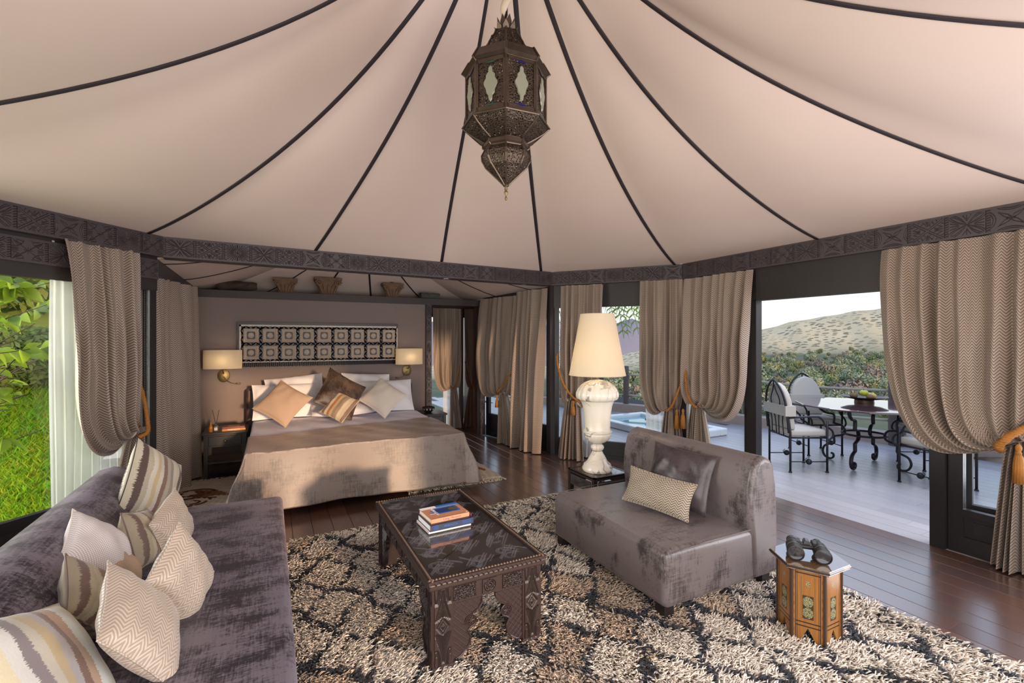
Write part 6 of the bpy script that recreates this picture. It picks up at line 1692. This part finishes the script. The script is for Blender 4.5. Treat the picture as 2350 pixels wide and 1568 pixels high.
# direction fan seen through the window, measured from the room's depth axis
okg = (-.763*(gx+.84)+.646*(gy-5.14) > .22) & (gx < -1.0); gx, gy, dd_ = gx[okg], gy[okg], dd_[okg]; N = len(gx)
gzv = np.array([gz(a, b_) for a, b_ in zip(gx, gy)])
ok = (gx*.763-gy*(-.646)*0 < 99); hh_ = rg.uniform(.04, .11, N)*(1+.3*(dd_ > 6)); an = rg.uniform(0, 6.28, N); wd = rg.uniform(.002, .004, N)*(1+dd_/8)
V = np.zeros((N, 4, 3)); bs = np.stack([gx, gy, gzv], 1); sd_ = np.stack([np.cos(an), np.sin(an), np.zeros(N)], 1); lnv = np.stack([np.cos(an+1.4), np.sin(an+1.4), np.zeros(N)], 1)
V[:, 0] = bs-sd_*wd[:, None]; V[:, 1] = bs+sd_*wd[:, None]; V[:, 2] = bs+np.array((0, 0, 1))*(hh_*.6)[:, None]+lnv*(hh_*.25)[:, None]+sd_*(wd*.6)[:, None]; V[:, 3] = bs+np.array((0, 0, 1))*hh_[:, None]+lnv*(hh_*.7)[:, None]
gc = np.stack([rg.uniform(.20, .42, N), rg.uniform(.34, .56, N), rg.uniform(.01, .04, N), np.ones(N)], 1)
t = NT('grass_blade'); at = t.n('Attribute', attribute_name='Col', attribute_type='GEOMETRY').outputs[0]
d1 = t.n('BsdfDiffuse', {0: at}); d2 = t.n('BsdfTranslucent', {0: at}); M['blade'] = t.end(t.n('MixShader', {0: .45, 1: d1.outputs[0], 2: d2.outputs[0]}))
o = place('grass', tri_mesh('grass', V, np.array([(0, 1, 2), (0, 2, 3)]), M['blade'], gc)); o['kind'] = 'stuff'; o['label'] = 'bright green grass on the lawn outside the left window'; o['category'] = 'grass'
# leafy shrub close to the glass
sh_ = thing('leafy_shrub', 'shrub with large glossy green leaves close outside the left window', 'shrub', (-2.25, 4.75, gz(-2.25, 4.75)))
t = NT('shrub_leaf'); n = t.noise(t.obj(), 6, 3); r = t.rnd()
ca = t.mix(r, (.20, .33, .03), (.42, .52, .05)); ca = t.mix(t.math('MULTIPLY', n, .4), ca, (.05, .10, .02))
g1 = t.pbr(ca, .32); g2 = t.n('BsdfTranslucent', {0: t.mix(.5, ca, (.55, .62, .05))}); M['sleaf'] = t.end(t.n('MixShader', {0: .42, 1: g1.outputs[0], 2: g2.outputs[0]}))
def leaf_mesh(seed):
    r_ = random.Random(seed); L = .150*r_.uniform(.85, 1.15); w = .040*r_.uniform(.85, 1.2); k = r_.uniform(.1, .35)
    v = []; f = []
    for i in range(6):
        u = i/5; ww = w*math.sin(PI*u**.8)**.9 if 0 < u < 1 else .0015; zc = -k*L*u*u
        v += [(L*u, -ww, zc+ww*.35), (L*u, 0, zc), (L*u, ww, zc+ww*.35)]
    for i in range(5):
        a = i*3; f += [(a, a+3, a+4, a+1), (a+1, a+4, a+5, a+2)]
    return mesh_data('leaf', v, f, M['sleaf'], None, None, None, True)
LM = [leaf_mesh(k) for k in range(5)]
r_ = random.Random(21); base_ = Vector((-2.25, 4.75, 0)); nl = 0
tgt = []
for i in range(40):
    az_ = math.radians(r_.uniform(-21.0, -16.2)); d_ = r_.uniform(4.85, 6.1); zt2 = r_.uniform(.75, 2.25)
    q_ = Vector((math.sin(az_)*d_, math.cos(az_)*d_, zt2)); od = -.763*(q_.x+.84)+.646*(q_.y-5.14)
    if od < .42: q_ += Vector((-.763, .646, 0))*(.42-od)
    tgt.append(q_)
for i, tp_ in enumerate(tgt):
    st_p = Vector((-3.0+.3*(i % 5), 5.1+.25*(i % 3), .5+1.2*r_.random()))*1.0
    st_p = Vector((tp_.x-.55-.4*r_.random(), tp_.y-.15+.4*r_.random(), tp_.z-.25-.35*r_.random()))
    path = spline([st_p, st_p.lerp(tp_, .5)+Vector((r_.uniform(-.1, .1), r_.uniform(-.1, .1), .08)), tp_], 7)
    loc_ = [tuple(Vector(q_)-Vector(sh_.location)) for q_ in path]
    br = MB().tube(loc_, [.007-.0003*k for k in range(len(loc_))], 5).build('branch', M['stemb'], sh_, True)
    for k in range(2, len(path)):
        for s_ in (-1, 1)[:1+(k % 2)]:
            if nl >= 298: break
            p_ = Vector(path[k]); dvec = (Vector(path[min(k+1, len(path)-1)])-Vector(path[k-1])).normalized()
            yaw = math.atan2(dvec.y, dvec.x)+s_*r_.uniform(.4, 1.2); sc = r_.uniform(.7, 1.15)*(.75+.5*(k/len(path)))
            place('leaf', LM[r_.randrange(5)], br, tuple(p_-Vector(sh_.location)), (r_.uniform(-1.1, 1.1), r_.uniform(-.55, .75), yaw), (sc, sc, sc)); nl += 1
MB().tube([(.0, .0, -.1), (-.15, .1, .5), (-.3, .2, 1.1)], [.03, .025, .018], 8).build('stem', M['stemb'], sh_, True)
# rougher planting behind
t = NT('hedge_leaf'); r = t.noise(t.obj(), 18, 3); cc2 = t.mix(r, (.16, .24, .05), (.42, .46, .16)); d1 = t.n('BsdfDiffuse', {0: cc2}); d2 = t.n('BsdfTranslucent', {0: cc2}); M['hedge'] = t.end(t.n('MixShader', {0: .45, 1: d1.outputs[0], 2: d2.outputs[0]}))
def leafy(name, label, cx, cy, rx, ry, h, n_, ls, seed):
    rg = np.random.default_rng(seed); u = rg.normal(size=(n_, 3)); u /= np.linalg.norm(u, axis=1)[:, None]; rad_ = rg.uniform(.55, 1, n_)**.5
    c = np.stack([cx+u[:, 0]*rx*rad_, cy+u[:, 1]*ry*rad_, gz(cx, cy)+h*.5+u[:, 2]*h*.5*rad_], 1)
    a = rg.normal(size=(n_, 3)); a /= np.linalg.norm(a, axis=1)[:, None]; b_ = np.cross(a, rg.normal(size=(n_, 3))); b_ /= np.linalg.norm(b_, axis=1)[:, None]
    V = np.zeros((n_, 4, 3)); V[:, 0] = c-a*ls; V[:, 1] = c+b_*ls*.4; V[:, 2] = c+a*ls; V[:, 3] = c-b_*ls*.4
    o = place(name, tri_mesh(name, V, np.array([(0, 1, 2), (0, 2, 3)]), M['hedge'])); tag(o, label, 'shrub')
leafy('garden_bush', 'low dark green bush at the edge of the lawn outside', -3.55, 10.2, .9, .9, 1.0, 5000, .07, 4)
leafy('garden_bush', 'distant pale bush in the middle of the garden slope', -5.3, 15.5, 3.0, 3.0, 4.2, 9000, .16, 6)
leafy('garden_bush', 'distant bush beside the window sheer at the top of the lawn', -7.0, 21, 4.0, 3.0, 5.6, 9000, .16, 7)
